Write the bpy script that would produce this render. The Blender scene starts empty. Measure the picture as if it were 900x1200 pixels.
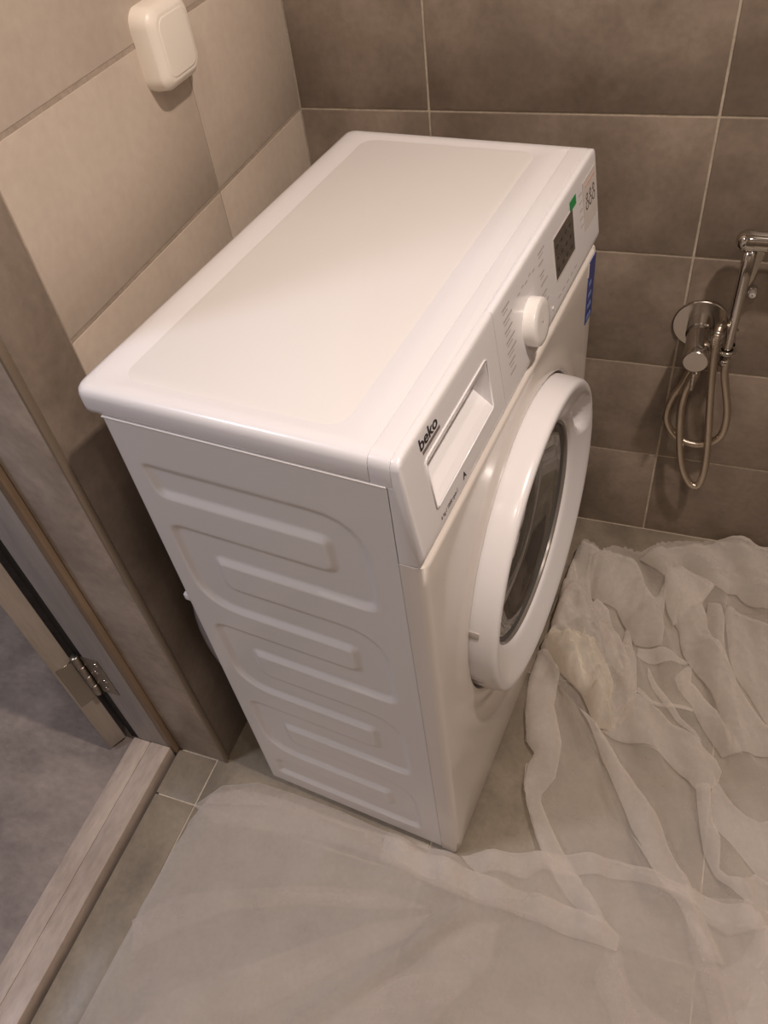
import bpy, bmesh, math, random
from math import sin, cos, pi, radians, sqrt, hypot
from mathutils import Vector, Matrix, noise, geometry
random.seed(7)
SC = bpy.context.scene
COL = SC.collection

# ---------------------------------------------------------------- camera
cam_d = bpy.data.cameras.new('camera'); cam = bpy.data.objects.new('camera', cam_d); COL.objects.link(cam)
CR = Vector((0.93750, 0.32988, -0.11079)); CU = Vector((-0.17076, 0.71350, 0.67952)); CF = CR.cross(CU) * -1
cam.matrix_world = Matrix(((CR.x, CU.x, -CF.x, 0.51541), (CR.y, CU.y, -CF.y, -0.42701), (CR.z, CU.z, -CF.z, 1.28204), (0, 0, 0, 1)))
cam_d.sensor_fit = 'VERTICAL'; cam_d.sensor_height = 24.0; cam_d.lens = 24.0 * 940.956 / 1200.0
cam_d.clip_start = 0.02; cam_d.clip_end = 50
SC.camera = cam

# ---------------------------------------------------------------- world, exposure
w = bpy.data.worlds.new('world'); SC.world = w; w.use_nodes = True
w.node_tree.nodes['Background'].inputs[0].default_value = (0.9, 0.92, 1.0, 1)
w.node_tree.nodes['Background'].inputs[1].default_value = 0.05
SC.view_settings.view_transform = 'Standard'; SC.view_settings.look = 'None'
SC.view_settings.gamma = 1; SC.view_settings.use_curve_mapping = False
SC.view_settings.exposure = 0.0
SC.cycles.transparent_max_bounces = 32

# ---------------------------------------------------------------- lights
def spot_disc(name, loc, power, size, col):
    l = bpy.data.lights.new(name, 'AREA'); l.shape = 'DISK'; l.size = size; l.energy = power; l.color = col
    o = bpy.data.objects.new(name, l); COL.objects.link(o); o.location = loc
    return o
WARM = (1.0, 0.86, 0.765)
LAMPS = [((0.94, -0.06, 2.36), 24.0), ((0.52, -0.80, 2.36), 6.0), ((1.45, -0.85, 2.36), 4.0)]
for (lc, pw) in LAMPS:
    spot_disc('downlight_light', (lc[0], lc[1], lc[2] - 0.012), pw, 0.09, WARM)
hl = spot_disc('hall_light', (-0.95, -0.75, 2.33), 14.5, 0.30, (0.78, 0.83, 1.0))

# ---------------------------------------------------------------- constants of the place
XW, YB = -0.0913, 0.7484          # left wall plane, back wall plane
D, TH = 0.33743, -0.09649         # machine depth and its turn against the walls
ROOM_X, ROOM_Y, ROOM_Z = 1.75, -1.35, 2.40
import numpy as np
# plan outlines of the sheet's folds and the path of the hose (metres)
OUT={"base": [[0.381, 0.398], [0.403, 0.481], [0.398, 0.588], [0.384, 0.661], [0.413, 0.673], [0.445, 0.658], [0.443, 0.65], [0.461, 0.675], [0.494, 0.683], 
[0.523, 0.67], [0.557, 0.712], [0.592, 0.729], [0.638, 0.736], [0.665, 0.762], [0.685, 0.775], [0.756, 0.776], [0.848, 0.776], [0.883, 0.31], [0.864, -0.111], 
[0.645, -0.193], [0.625, -0.078], [0.623, 0.022], [0.558, -0.027], [0.511, -0.023], [0.478, 0.011], [0.453, 0.049], [0.423, 0.1], [0.409, 0.134], [0.407, 
0.177], [0.414, 0.196], [0.396, 0.213], [0.383, 0.265], [0.381, 0.272], [0.375, 0.329]], "A": [[0.379, 0.39], [0.374, 0.333], [0.382, 0.269], [0.383, 0.262], 
[0.397, 0.21], [0.414, 0.193], [0.408, 0.174], [0.41, 0.132], [0.423, 0.098], [0.44, 0.066], [0.462, 0.029], [0.484, 0.005], [0.51, -0.017], [0.54, -0.036], 
[0.572, -0.039], [0.553, -0.019], [0.534, 0.001], [0.51, 0.027], [0.482, 0.058], [0.462, 0.085], [0.441, 0.116], [0.439, 0.128], [0.455, 0.158], [0.455, 
0.188], [0.453, 0.225], [0.438, 0.263], [0.427, 0.289], [0.426, 0.347], [0.413, 0.393]], "B": [[0.469, 0.283], [0.488, 0.263], [0.513, 0.225], [0.545, 0.169], 
[0.567, 0.132], [0.582, 0.107], [0.599, 0.083], [0.579, 0.105], [0.611, 0.063], [0.638, 0.033], [0.654, 0.023], [0.669, 0.001], [0.683, -0.022], [0.695, 
-0.042], [0.725, -0.037], [0.714, -0.017], [0.703, 0.002], [0.687, 0.025], [0.663, 0.068], [0.648, 0.086], [0.635, 0.104], [0.626, 0.125], [0.615, 0.145], 
[0.599, 0.159], [0.586, 0.177], [0.569, 0.197], [0.549, 0.211], [0.536, 0.229], [0.521, 0.248], [0.506, 0.265]], "C": [[0.511, 0.263], [0.534, 0.257], [0.567, 
0.257], [0.606, 0.255], [0.578, 0.254], [0.605, 0.252], [0.632, 0.233], [0.654, 0.217], [0.666, 0.202], [0.683, 0.201], [0.697, 0.221], [0.704, 0.248], [0.694, 
0.268], [0.67, 0.284], [0.668, 0.29], [0.646, 0.301], [0.621, 0.312], [0.597, 0.335], [0.577, 0.344], [0.556, 0.342], [0.541, 0.315]], "Dd": [[0.665, 0.21], 
[0.671, 0.172], [0.679, 0.139], [0.686, 0.112], [0.696, 0.093], [0.707, 0.077], [0.723, 0.066], [0.741, 0.053], [0.76, 0.046], [0.782, 0.038], [0.799, 0.046], 
[0.798, 0.097], [0.774, 0.095], [0.758, 0.101], [0.751, 0.091], [0.739, 0.083], [0.722, 0.081], [0.709, 0.091], [0.708, 0.113], [0.706, 0.135], [0.694, 0.155], 
[0.689, 0.183], [0.686, 0.216]], "D2": [[0.691, 0.231], [0.706, 0.217], [0.726, 0.198], [0.742, 0.188], [0.763, 0.182], [0.796, 0.195], [0.799, 0.085], [0.774, 
0.09], [0.759, 0.102], [0.74, 0.118], [0.724, 0.13], [0.708, 0.139], [0.697, 0.145], [0.692, 0.164], [0.687, 0.193]], "E": [[0.58, 0.642], [0.575, 0.617], 
[0.58, 0.576], [0.591, 0.538], [0.614, 0.501], [0.619, 0.472], [0.625, 0.453], [0.64, 0.433], [0.65, 0.42], [0.664, 0.401], [0.675, 0.384], [0.686, 0.358], 
[0.695, 0.331], [0.704, 0.305], [0.711, 0.277], [0.784, 0.298], [0.782, 0.345], [0.765, 0.348], [0.744, 0.378], [0.725, 0.406], [0.708, 0.428], [0.695, 0.452], 
[0.684, 0.478], [0.67, 0.495], [0.661, 0.518], [0.658, 0.547], [0.647, 0.576], [0.665, 0.612], [0.636, 0.637], [0.602, 0.66]], "E2": [[0.641, 0.441], [0.627, 
0.421], [0.614, 0.394], [0.624, 0.374], [0.635, 0.364], [0.649, 0.354], [0.659, 0.335], [0.67, 0.316], [0.69, 0.29], [0.702, 0.273], [0.73, 0.282], [0.711, 
0.314], [0.698, 0.332], [0.688, 0.351], [0.675, 0.365], [0.661, 0.384], [0.651, 0.397], [0.643, 0.402], [0.643, 0.422]], "F": [[0.459, 0.54], [0.444, 0.504], 
[0.471, 0.467], [0.486, 0.433], [0.496, 0.406], [0.513, 0.386], [0.528, 0.371], [0.539, 0.343], [0.535, 0.369], [0.525, 0.398], [0.513, 0.419], [0.505, 0.45], 
[0.497, 0.483], [0.485, 0.515]], "G": [[0.522, 0.494], [0.519, 0.441], [0.528, 0.402], [0.534, 0.368], [0.543, 0.34], [0.543, 0.317], [0.535, 0.289], [0.541, 
0.284], [0.552, 0.316], [0.557, 0.344], [0.552, 0.377], [0.548, 0.408], [0.54, 0.434], [0.535, 0.463]], "H": [[0.431, 0.616], [0.453, 0.642], [0.473, 0.655], 
[0.495, 0.655], [0.519, 0.646], [0.534, 0.618], [0.549, 0.574], [0.563, 0.564], [0.576, 0.6], [0.582, 0.574], [0.583, 0.529], [0.586, 0.486], [0.586, 0.453], 
[0.563, 0.451], [0.541, 0.452], [0.53, 0.471], [0.514, 0.493], [0.5, 0.518], [0.482, 0.525], [0.452, 0.535], [0.432, 0.572]], "I": [[0.525, 0.651], [0.556, 
0.687], [0.59, 0.705], [0.636, 0.712], [0.662, 0.737], [0.682, 0.749], [0.717, 0.754], [0.771, 0.757], [0.782, 0.58], [0.756, 0.582], [0.734, 0.587], [0.717, 
0.598], [0.705, 0.613], [0.687, 0.606], [0.674, 0.607], [0.66, 0.611], [0.635, 0.632], [0.602, 0.655], [0.586, 0.639], [0.575, 0.612], [0.552, 0.63]], "J": 
[[0.574, 0.609], [0.581, 0.632], [0.602, 0.653], [0.627, 0.637], [0.663, 0.604], [0.646, 0.576], [0.627, 0.556], [0.619, 0.536], [0.602, 0.508], [0.587, 
0.539], [0.579, 0.573]], "K": [[0.689, 0.576], [0.722, 0.567], [0.761, 0.551], [0.783, 0.545], [0.788, 0.331], [0.767, 0.35], [0.752, 0.378], [0.732, 0.41], 
[0.71, 0.431], [0.699, 0.46], [0.69, 0.511], [0.686, 0.549]], "L": [[0.657, 0.575], [0.677, 0.567], [0.685, 0.538], [0.686, 0.5], [0.69, 0.468], [0.701, 
0.439], [0.691, 0.445], [0.674, 0.476], [0.662, 0.511], [0.656, 0.544]], "Fa": [[0.548, 0.45], [0.585, 0.452], [0.631, 0.444], [0.641, 0.443], [0.623, 0.43], 
[0.589, 0.422], [0.563, 0.421], [0.548, 0.421]], "Fb": [[0.57, 0.414], [0.586, 0.386], [0.604, 0.364], [0.626, 0.336], [0.646, 0.317], [0.669, 0.295], [0.666, 
0.289], [0.644, 0.305], [0.621, 0.326], [0.599, 0.352], [0.581, 0.373], [0.57, 0.394]], "Fc": [[0.558, 0.356], [0.588, 0.347], [0.619, 0.348], [0.652, 0.35], 
[0.651, 0.344], [0.616, 0.341], [0.585, 0.341], [0.556, 0.346]], "Q": [[0.777, 0.051], [0.745, 0.057], [0.736, 0.038], [0.735, 0.023], [0.742, 0.017], [0.761, 
0.019], [0.757, 0.002], [0.746, -0.018], [0.749, -0.031], [0.804, -0.014], [0.803, 0.054]], "heapA": [[0.395, 0.522], [0.388, 0.465], [0.393, 0.431], [0.386, 
0.408], [0.381, 0.394], [0.419, 0.359], [0.437, 0.336], [0.467, 0.313], [0.489, 0.282], [0.503, 0.264], [0.531, 0.276], [0.539, 0.304], [0.555, 0.346], [0.547, 
0.382], [0.529, 0.418], [0.51, 0.459], [0.475, 0.488], [0.456, 0.519], [0.435, 0.537]], "M": [[0.22, -0.007], [0.262, -0.012], [0.347, -0.016], [0.429, 
-0.024], [0.482, -0.022], [0.523, -0.026], [0.563, -0.03], [0.587, -0.042], [0.585, -0.064], [0.547, -0.066], [0.513, -0.065], [0.478, -0.061], [0.437, 
-0.059], [0.39, -0.06], [0.334, -0.059], [0.275, -0.05], [0.221, -0.045]], "N": [[0.343, -0.004], [0.365, 0.01], [0.391, 0.019], [0.458, 0.037], [0.526, 
0.055], [0.567, 0.061], [0.59, 0.059], [0.636, 0.053], [0.692, 0.047], [0.725, 0.043], [0.777, 0.051], [0.778, 0.024], [0.727, 0.003], [0.695, 0.012], [0.672, 
0.024], [0.628, 0.033], [0.593, 0.038], [0.549, 0.028], [0.504, 0.017], [0.463, 0.012], [0.443, -0.007], [0.407, -0.009], [0.373, -0.02]], "near": [[-0.095, 
-0.049], [-0.086, -0.022], [-0.047, -0.003], [0.031, 0.004], [0.141, -0.002], [0.244, -0.004], [0.343, -0.002], [0.415, 0.028], [0.539, 0.06], [0.664, 0.047], 
[0.845, 0.062], [0.863, -0.157], [0.311, -0.433], [-0.125, -0.651], [-0.116, -0.526], [-0.115, -0.389], [-0.11, -0.234], [-0.107, -0.132]], "T": [[0.382, 
0.646], [0.414, 0.656], [0.447, 0.64], [0.445, 0.584], [0.452, 0.52], [0.436, 0.53], [0.414, 0.531], [0.396, 0.586]], "S": [[0.397, 0.638], [0.382, 0.619], 
[0.387, 0.571], [0.391, 0.505], [0.388, 0.464], [0.411, 0.435], [0.435, 0.459], [0.458, 0.483], [0.435, 0.536], [0.411, 0.592]], "V0": [[-0.107, -0.052], 
[-0.076, -0.006], [-0.019, 0.017], [0.056, 0.016], [0.136, 0.012], [0.221, 0.001], [0.313, -0.009], [0.351, -0.02], [0.367, -0.058], [0.302, -0.046], [0.229, 
-0.04], [0.168, -0.039], [0.095, -0.043], [0.01, -0.057], [-0.057, -0.068]], "V1": [[-0.113, -0.24], [-0.066, -0.187], [0.008, -0.156], [0.124, -0.113], 
[0.233, -0.086], [0.319, -0.086], [0.243, -0.112], [0.135, -0.138], [0.022, -0.184], [-0.04, -0.233], [-0.088, -0.28]], "V2": [[0.186, -0.305], [0.224, 
-0.266], [0.27, -0.216], [0.317, -0.165], [0.375, -0.087], [0.421, -0.077], [0.42, -0.137], [0.38, -0.196], [0.344, -0.278], [0.202, -0.342]], "V3": [[-0.038, 
-0.36], [-0.001, -0.301], [0.061, -0.259], [0.157, -0.189], [0.249, -0.129], [0.322, -0.093], [0.297, -0.137], [0.228, -0.193], [0.171, -0.248], [0.116, -0.3], 
[0.079, -0.349], [-0.006, -0.412]], "W1": [[0.559, -0.103], [0.57, -0.073], [0.59, -0.059], [0.605, -0.098], [0.635, -0.118], [0.667, -0.128], [0.66, -0.162], 
[0.603, -0.181], [0.586, -0.139], [0.572, -0.124]], "W2": [[0.668, 0.011], [0.69, 0.002], [0.714, -0.038], [0.732, -0.073], [0.749, -0.124], [0.721, -0.133], 
[0.705, -0.081], [0.68, -0.033]], "W3": [[0.715, -0.048], [0.744, -0.023], [0.778, 0.024], [0.824, 0.033], [0.825, -0.117], [0.75, -0.142], [0.73, -0.083]], 
"heapB": [[0.385, 0.401], [0.402, 0.41], [0.42, 0.406], [0.446, 0.413], [0.477, 0.409], [0.5, 0.387], [0.518, 0.352], [0.518, 0.314], [0.53, 0.273], [0.503, 
0.259], [0.489, 0.276], [0.468, 0.308], [0.438, 0.33], [0.417, 0.352]]}
RID={"r1": [[-0.08, -0.054], [0.011, -0.033], [0.105, -0.023], [0.216, -0.037], [0.305, -0.059], [0.363, -0.063]], "r2": [[-0.089, -0.216], [0.01, -0.163], 
[0.123, -0.111], [0.23, -0.077], [0.313, -0.084]], "r3": [[0.187, -0.285], [0.248, -0.22], [0.302, -0.154], [0.367, -0.078]], "r4": [[-0.026, -0.323], [0.067, 
-0.274], [0.151, -0.202], [0.239, -0.134], [0.315, -0.089]], "r5": [[-0.116, -0.077], [-0.002, -0.074], [0.103, -0.065], [0.208, -0.051], [0.298, -0.073]], 
"r6": [[0.308, -0.156], [0.333, -0.118], [0.371, -0.083]], "r7": [[0.575, -0.065], [0.564, -0.1], [0.58, -0.13], [0.599, -0.153]], "r8": [[0.59, -0.055], 
[0.612, -0.1], [0.638, -0.136]], "r9": [[0.596, -0.059], [0.652, -0.082], [0.684, -0.096], [0.716, -0.11]], "ra": [[0.388, -0.223], [0.406, -0.167], [0.404, 
-0.115]], "rb": [[0.607, -0.06], [0.681, -0.057], [0.713, -0.067]]}
HOSE=[[0.595, 0.7, 0.476], [0.599, 0.695, 0.444], [0.616, 0.7, 0.373], [0.619, 0.705, 0.322], [0.61, 0.71, 0.295], [0.588, 0.715, 0.276], [0.562, 0.72, 0.274], 
[0.537, 0.72, 0.294], [0.524, 0.72, 0.325], [0.527, 0.725, 0.36], [0.54, 0.73, 0.391], [0.547, 0.728, 0.419], [0.554, 0.724, 0.433], [0.557, 0.716, 0.429], 
[0.551, 0.712, 0.412], [0.546, 0.712, 0.391], [0.545, 0.715, 0.348], [0.551, 0.705, 0.3], [0.565, 0.7, 0.235], [0.585, 0.7, 0.194], [0.6, 0.7, 0.193], [0.604, 
0.7, 0.229], [0.599, 0.7, 0.293], [0.589, 0.695, 0.372], [0.58, 0.69, 0.445], [0.575, 0.69, 0.502], [0.576, 0.7, 0.526], [0.58, 0.72, 0.519], [0.582, 0.742, 
0.505]]
# ---------------------------------------------------------------- helpers
def tag(o, label=None, cat=None, group=None, kind=None):
    if label: o['label'] = label
    if cat: o['category'] = cat
    if group: o['group'] = group
    if kind: o['kind'] = kind
    return o
def link(name, me, parent=None, loc=None, label=None):
    o = bpy.data.objects.new(name, me); COL.objects.link(o)
    if parent: o.parent = parent
    if loc: o.location = loc
    if label: o['label'] = label
    return o
def empty(name, loc=(0, 0, 0), rz=0, parent=None):
    o = bpy.data.objects.new(name, None); COL.objects.link(o); o.location = loc; o.rotation_euler = (0, 0, rz)
    o.empty_display_size = .05
    if parent: o.parent = parent
    return o
def mk(name, verts, faces, mat, smooth=False, mats=None, fm=None):
    me = bpy.data.meshes.new(name); me.from_pydata(verts, [], faces)
    for m in (mats or [mat]): me.materials.append(m)
    if fm: me.polygons.foreach_set('material_index', fm)
    if smooth: me.polygons.foreach_set('use_smooth', [True] * len(me.polygons))
    me.update(); return me
def from_bm(name, bm, mat, smooth=False, ang=None):
    bmesh.ops.recalc_face_normals(bm, faces=bm.faces)
    me = bpy.data.meshes.new(name); bm.to_mesh(me); bm.free()
    me.materials.append(mat)
    if smooth:
        me.polygons.foreach_set('use_smooth', [True] * len(me.polygons))
        if ang: me.set_sharp_from_angle(angle=radians(ang))
    return me
def box_bm(x0, x1, y0, y1, z0, z1, bev=0, seg=2, bm=None):
    b = bm or bmesh.new()
    r = bmesh.ops.create_cube(b, size=1)
    for v in r['verts']:
        v.co = Vector(((x0 + x1) / 2 + v.co.x * (x1 - x0), (y0 + y1) / 2 + v.co.y * (y1 - y0), (z0 + z1) / 2 + v.co.z * (z1 - z0)))
    if bev:
        es = list({e for v in r['verts'] for e in v.link_edges})
        bmesh.ops.bevel(b, geom=es, offset=bev, segments=seg, affect='EDGES', profile=.5)
    return b
def box(name, x0, x1, y0, y1, z0, z1, mat, parent=None, bev=0, seg=2, label=None):
    return link(name, from_bm(name, box_bm(x0, x1, y0, y1, z0, z1, bev, seg), mat, bool(bev), 40), parent, label=label)
def quads(name, pts, mat, parent=None, label=None):
    return link(name, mk(name, pts, [tuple(range(len(pts)))], mat), parent, label=label)
def lathe(prof, n=48, axis='x', cap=True):
    """profile of (axial, radius) -> verts, faces about the axis through the origin"""
    vs, fs = [], []
    for a, r in prof:
        for i in range(n):
            t = 2 * pi * i / n
            if axis == 'x': vs.append((a, r * cos(t), r * sin(t)))
            elif axis == 'y': vs.append((r * cos(t), a, r * sin(t)))
            else: vs.append((r * cos(t), r * sin(t), a))
    for k in range(len(prof) - 1):
        for i in range(n):
            j = (i + 1) % n
            fs.append((k * n + i, k * n + j, (k + 1) * n + j, (k + 1) * n + i))
    if cap:
        fs.append(tuple(range(n))); fs.append(tuple((len(prof) - 1) * n + i for i in range(n)))
    return vs, fs
def lathe_obj(name, prof, mat, parent=None, loc=(0, 0, 0), n=48, axis='x', cap=True, ang=35, label=None, rot=None):
    vs, fs = lathe(prof, n, axis, cap)
    bm = bmesh.new(); bv = [bm.verts.new(v) for v in vs]
    for f in fs: bm.faces.new([bv[i] for i in f])
    o = link(name, from_bm(name, bm, mat, True, ang), parent, loc, label)
    if rot: o.rotation_euler = rot
    return o
def catmull(pts, n=8, closed=False):
    P = [Vector(p) for p in pts]; out = []; m = len(P)
    for i in range(m if closed else m - 1):
        if closed: a, b, c, d = P[(i - 1) % m], P[i], P[(i + 1) % m], P[(i + 2) % m]
        else: a, b, c, d = P[max(i - 1, 0)], P[i], P[i + 1], P[min(i + 2, m - 1)]
        for k in range(n):
            t = k / n
            out.append(.5 * ((2 * b) + (c - a) * t + (2 * a - 5 * b + 4 * c - d) * t * t + (3 * b - a - 3 * c + d) * t ** 3))
    if not closed: out.append(P[-1].copy())
    return out
def resample(path, step):
    out = [path[0].copy()]; acc = 0
    for a, b in zip(path, path[1:]):
        L = (b - a).length
        while acc + L >= step:
            a = a.lerp(b, (step - acc) / L) if L > 0 else b; L = (b - a).length; out.append(a.copy()); acc = 0
        acc += L
    return out
def tube(name, path, rad, mat, parent=None, n=12, label=None, cap=True):
    """rad: number or function of index"""
    vs, fs = [], []; m = len(path)
    t0 = (path[1] - path[0]).normalized(); up = Vector((0, 0, 1)) if abs(t0.z) < .9 else Vector((1, 0, 0))
    nrm = t0.cross(up).normalized()
    for i, p in enumerate(path):
        t = (path[min(i + 1, m - 1)] - path[max(i - 1, 0)]).normalized()
        nrm = (nrm - t * nrm.dot(t)).normalized(); bn = t.cross(nrm)
        r = rad(i) if callable(rad) else rad
        for k in range(n):
            a = 2 * pi * k / n; vs.append(p + nrm * r * cos(a) + bn * r * sin(a))
    for i in range(m - 1):
        for k in range(n):
            j = (k + 1) % n; fs.append((i * n + k, i * n + j, (i + 1) * n + j, (i + 1) * n + k))
    if cap: fs += [tuple(range(n))[::-1], tuple((m - 1) * n + k for k in range(n))]
    return link(name, mk(name, vs, fs, mat, True), parent, label=label)
def rr(x0, x1, y0, y1, r, n=6):
    """rounded rectangle, counter-clockwise"""
    out = []
    for cx, cy, a0 in ((x1 - r, y1 - r, 0), (x0 + r, y1 - r, 90), (x0 + r, y0 + r, 180), (x1 - r, y0 + r, 270)):
        for i in range(n + 1):
            a = radians(a0 + 90 * i / n); out.append((cx + r * cos(a), cy + r * sin(a)))
    return out
def loft(loops, capfirst=True, caplast=True):
    vs, fs = [], []; n = len(loops[0])
    for l in loops: vs += l
    for k in range(len(loops) - 1):
        for i in range(n):
            j = (i + 1) % n; fs.append((k * n + i, k * n + j, (k + 1) * n + j, (k + 1) * n + i))
    if capfirst: fs.append(tuple(range(n))[::-1])
    if caplast: fs.append(tuple((len(loops) - 1) * n + i for i in range(n)))
    return vs, fs
def loft_obj(name, loops, mat, parent=None, ang=45, capfirst=True, caplast=True, label=None):
    vs, fs = loft(loops, capfirst, caplast)
    bm = bmesh.new(); bv = [bm.verts.new(v) for v in vs]
    for f in fs: bm.faces.new([bv[i] for i in f])
    return link(name, from_bm(name, bm, mat, True, ang), parent, label=label)
def sst(a, b, x):
    t = min(1, max(0, (x - a) / (b - a))); return t * t * (3 - 2 * t)

# ---------------------------------------------------------------- materials
def srgb(r, g, b):
    f = lambda c: (c / 255) / 12.92 if c / 255 <= .04045 else ((c / 255 + .055) / 1.055) ** 2.4
    return (f(r), f(g), f(b), 1)
def mat(name, col, rough=.5, metal=0, spec=.5, coat=0, coat_r=.1):
    m = bpy.data.materials.new(name); m.use_nodes = True; b = m.node_tree.nodes['Principled BSDF']
    b.inputs['Base Color'].default_value = col; b.inputs['Roughness'].default_value = rough
    b.inputs['Metallic'].default_value = metal; b.inputs['Specular IOR Level'].default_value = spec
    b.inputs['Coat Weight'].default_value = coat; b.inputs['Coat Roughness'].default_value = coat_r
    return m
def noisy(name, c1, c2, c3=None, scale=4.0, fine=60.0, rough=.5, bump=.05, stretch=(1, 1, 1), spec=.4, fine_mix=.25, detail=6):
    """mottled procedural colour: broad clouds plus fine grain, shifted per object"""
    m = mat(name, c1, rough, spec=spec); nt = m.node_tree; N = nt.nodes; L = nt.links; b = N['Principled BSDF']
    tc = N.new('ShaderNodeTexCoord'); oi = N.new('ShaderNodeObjectInfo')
    mul = N.new('ShaderNodeMath'); mul.operation = 'MULTIPLY'; mul.inputs[1].default_value = 37.0
    L.new(oi.outputs['Random'], mul.inputs[0])
    mp = N.new('ShaderNodeMapping'); mp.inputs['Scale'].default_value = stretch
    L.new(tc.outputs['Object'], mp.inputs['Vector'])
    n1 = N.new('ShaderNodeTexNoise'); n1.noise_dimensions = '4D'; n1.inputs['Scale'].default_value = scale; n1.inputs['Detail'].default_value = detail
    n1.inputs['Roughness'].default_value = .6; n1.inputs['Distortion'].default_value = .4
    L.new(mp.outputs[0], n1.inputs['Vector']); L.new(mul.outputs[0], n1.inputs['W'])
    n2 = N.new('ShaderNodeTexNoise'); n2.inputs['Scale'].default_value = fine; n2.inputs['Detail'].default_value = 4
    L.new(mp.outputs[0], n2.inputs['Vector'])
    cr = N.new('ShaderNodeValToRGB'); e = cr.color_ramp.elements
    e[0].position = .36; e[0].color = c2; e[1].position = .64; e[1].color = c1
    if c3: x = e.new(.5); x.color = c3
    L.new(n1.outputs['Fac'], cr.inputs[0])
    mx = N.new('ShaderNodeMix'); mx.data_type = 'RGBA'; mx.blend_type = 'OVERLAY'; mx.inputs[0].default_value = fine_mix
    L.new(cr.outputs[0], mx.inputs[6]); L.new(n2.outputs['Fac'], mx.inputs[7]); L.new(mx.outputs[2], b.inputs['Base Color'])
    if bump:
        bp = N.new('ShaderNodeBump'); bp.inputs['Strength'].default_value = bump; bp.inputs['Distance'].default_value = .002
        L.new(n2.outputs['Fac'], bp.inputs['Height']); L.new(bp.outputs[0], b.inputs['Normal'])
    return m
M_dark_tile = noisy('dark_tile', srgb(150, 135, 121), srgb(118, 105, 92), srgb(134, 120, 107), 7, 90, .42, .06, fine_mix=.2)
M_light_tile = noisy('light_tile', srgb(202, 187, 171), srgb(192, 177, 162), None, 5, 80, .40, .05, fine_mix=.12)
M_reveal = noisy('reveal_tile', srgb(184, 170, 158), srgb(148, 135, 124), srgb(168, 154, 142), 9, 70, .42, .05, fine_mix=.25)
M_floor_tile = noisy('floor_tile', srgb(148, 137, 121), srgb(118, 108, 95), srgb(134, 123, 108), 8, 110, .38, .05, fine_mix=.2)
M_grout = noisy('grout', srgb(196, 184, 166), srgb(170, 158, 142), None, 30, 200, .85, .1)
M_grout_dark = noisy('wall_grout', srgb(176, 160, 144), srgb(164, 149, 134), None, 30, 200, .85, .1)
M_hall = noisy('hall_floor_tile', srgb(156, 144, 136), srgb(116, 106, 102), srgb(136, 125, 119), 5, 60, .35, .04, stretch=(1, 1.6, 1), fine_mix=.25)
M_sill = noisy('sill_stone', srgb(192, 176, 164), srgb(162, 147, 136), None, 9, 60, .38, .03, stretch=(2.5, .8, 1), fine_mix=.2)
M_frame = noisy('frame_wood', srgb(178, 172, 168), srgb(158, 152, 150), None, 6, 50, .5, .03, stretch=(6, 6, .5), fine_mix=.12)
M_leaf = noisy('door_wood', srgb(176, 164, 152), srgb(160, 149, 138), None, 6, 50, .5, .03, stretch=(5, 5, .5), fine_mix=.12)
M_frame_warmlit = noisy('frame_wood_warmlit', srgb(146, 124, 102), srgb(126, 106, 86), None, 6, 50, .5, .03, stretch=(6, 6, .5), fine_mix=.12)  # frame wood again, with the bathroom's warm light put into its brown
M_trim = mat('trim_metal', srgb(150, 134, 116), .35, .3)
M_dark_matt = mat('dark_matt', srgb(38, 38, 40), .6)
M_plaster = noisy('plaster', srgb(214, 206, 196), srgb(206, 198, 188), None, 3, 120, .8, .03, fine_mix=.05)
M_plain = noisy('plain_tile', srgb(128, 118, 106), srgb(112, 101, 90), None, 5, 90, .5, .03, fine_mix=.1)
M_white = mat('white_plastic', srgb(232, 229, 230), .28, spec=.5, coat=.3, coat_r=.12)
M_inlay = mat('lid_panel', srgb(226, 222, 219), .5)
M_enamel = mat('white_enamel', srgb(226, 222, 220), .30, spec=.5, coat=.25, coat_r=.15)
M_front = mat('front_enamel', srgb(222, 214, 206), .2, spec=.5, coat=.4, coat_r=.10)
M_knob = mat('knob_plastic', srgb(240, 236, 232), .25, coat=.3)
M_shadow = mat('dark_gap', srgb(52, 46, 42), .6)
M_display = noisy('display_glass', srgb(92, 84, 76), srgb(80, 73, 66), None, 20, 90, .12, 0)
M_print = mat('grey_print', srgb(182, 171, 167), .6)
M_under = mat('dark_grey_print', srgb(120, 110, 106), .6)
M_icon = mat('faint_icon', srgb(66, 60, 55), .4)
M_slot_shade = mat('slot_shade_grey', srgb(176, 168, 162), .4)  # white plastic greyed to paint the shade inside the slots
M_black = mat('black_print', srgb(46, 42, 42), .5)
M_green = mat('green_sticker', srgb(30, 140, 72), .45)
M_blue = mat('blue_label', srgb(36, 54, 128), .35)
M_bluel = mat('pale_blue_print', srgb(120, 140, 190), .4)
M_pink = mat('pink_print', srgb(208, 160, 146), .5)
M_film = mat('sticker_film', srgb(214, 206, 200), .25)
M_chrome = mat('chrome', srgb(205, 200, 194), .09, 1.0)
M_chrome2 = mat('brushed_chrome', srgb(196, 190, 182), .22, 1.0)
M_hose = mat('hose_steel', srgb(222, 210, 194), .28, 1.0)
M_switch = mat('switch_plastic', srgb(240, 230, 216), .35)
M_steel = mat('hinge_steel', srgb(150, 142, 132), .32, 1.0)
M_drain = mat('grey_hose', srgb(150, 146, 150), .5)
M_rubber = mat('door_seal', srgb(74, 72, 70), .45)
M_ringg = mat('grey_ring', srgb(136, 128, 120), .25, .3)
M_lamp = bpy.data.materials.new('lamp_face'); M_lamp.use_nodes = True
_b = M_lamp.node_tree.nodes['Principled BSDF']; _b.inputs['Emission Color'].default_value = (1, .86, .74, 1); _b.inputs['Emission Strength'].default_value = 20
M_glass = mat('smoked_glass', srgb(52, 48, 45), .05, 0, .6); _b = M_glass.node_tree.nodes['Principled BSDF']
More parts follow.
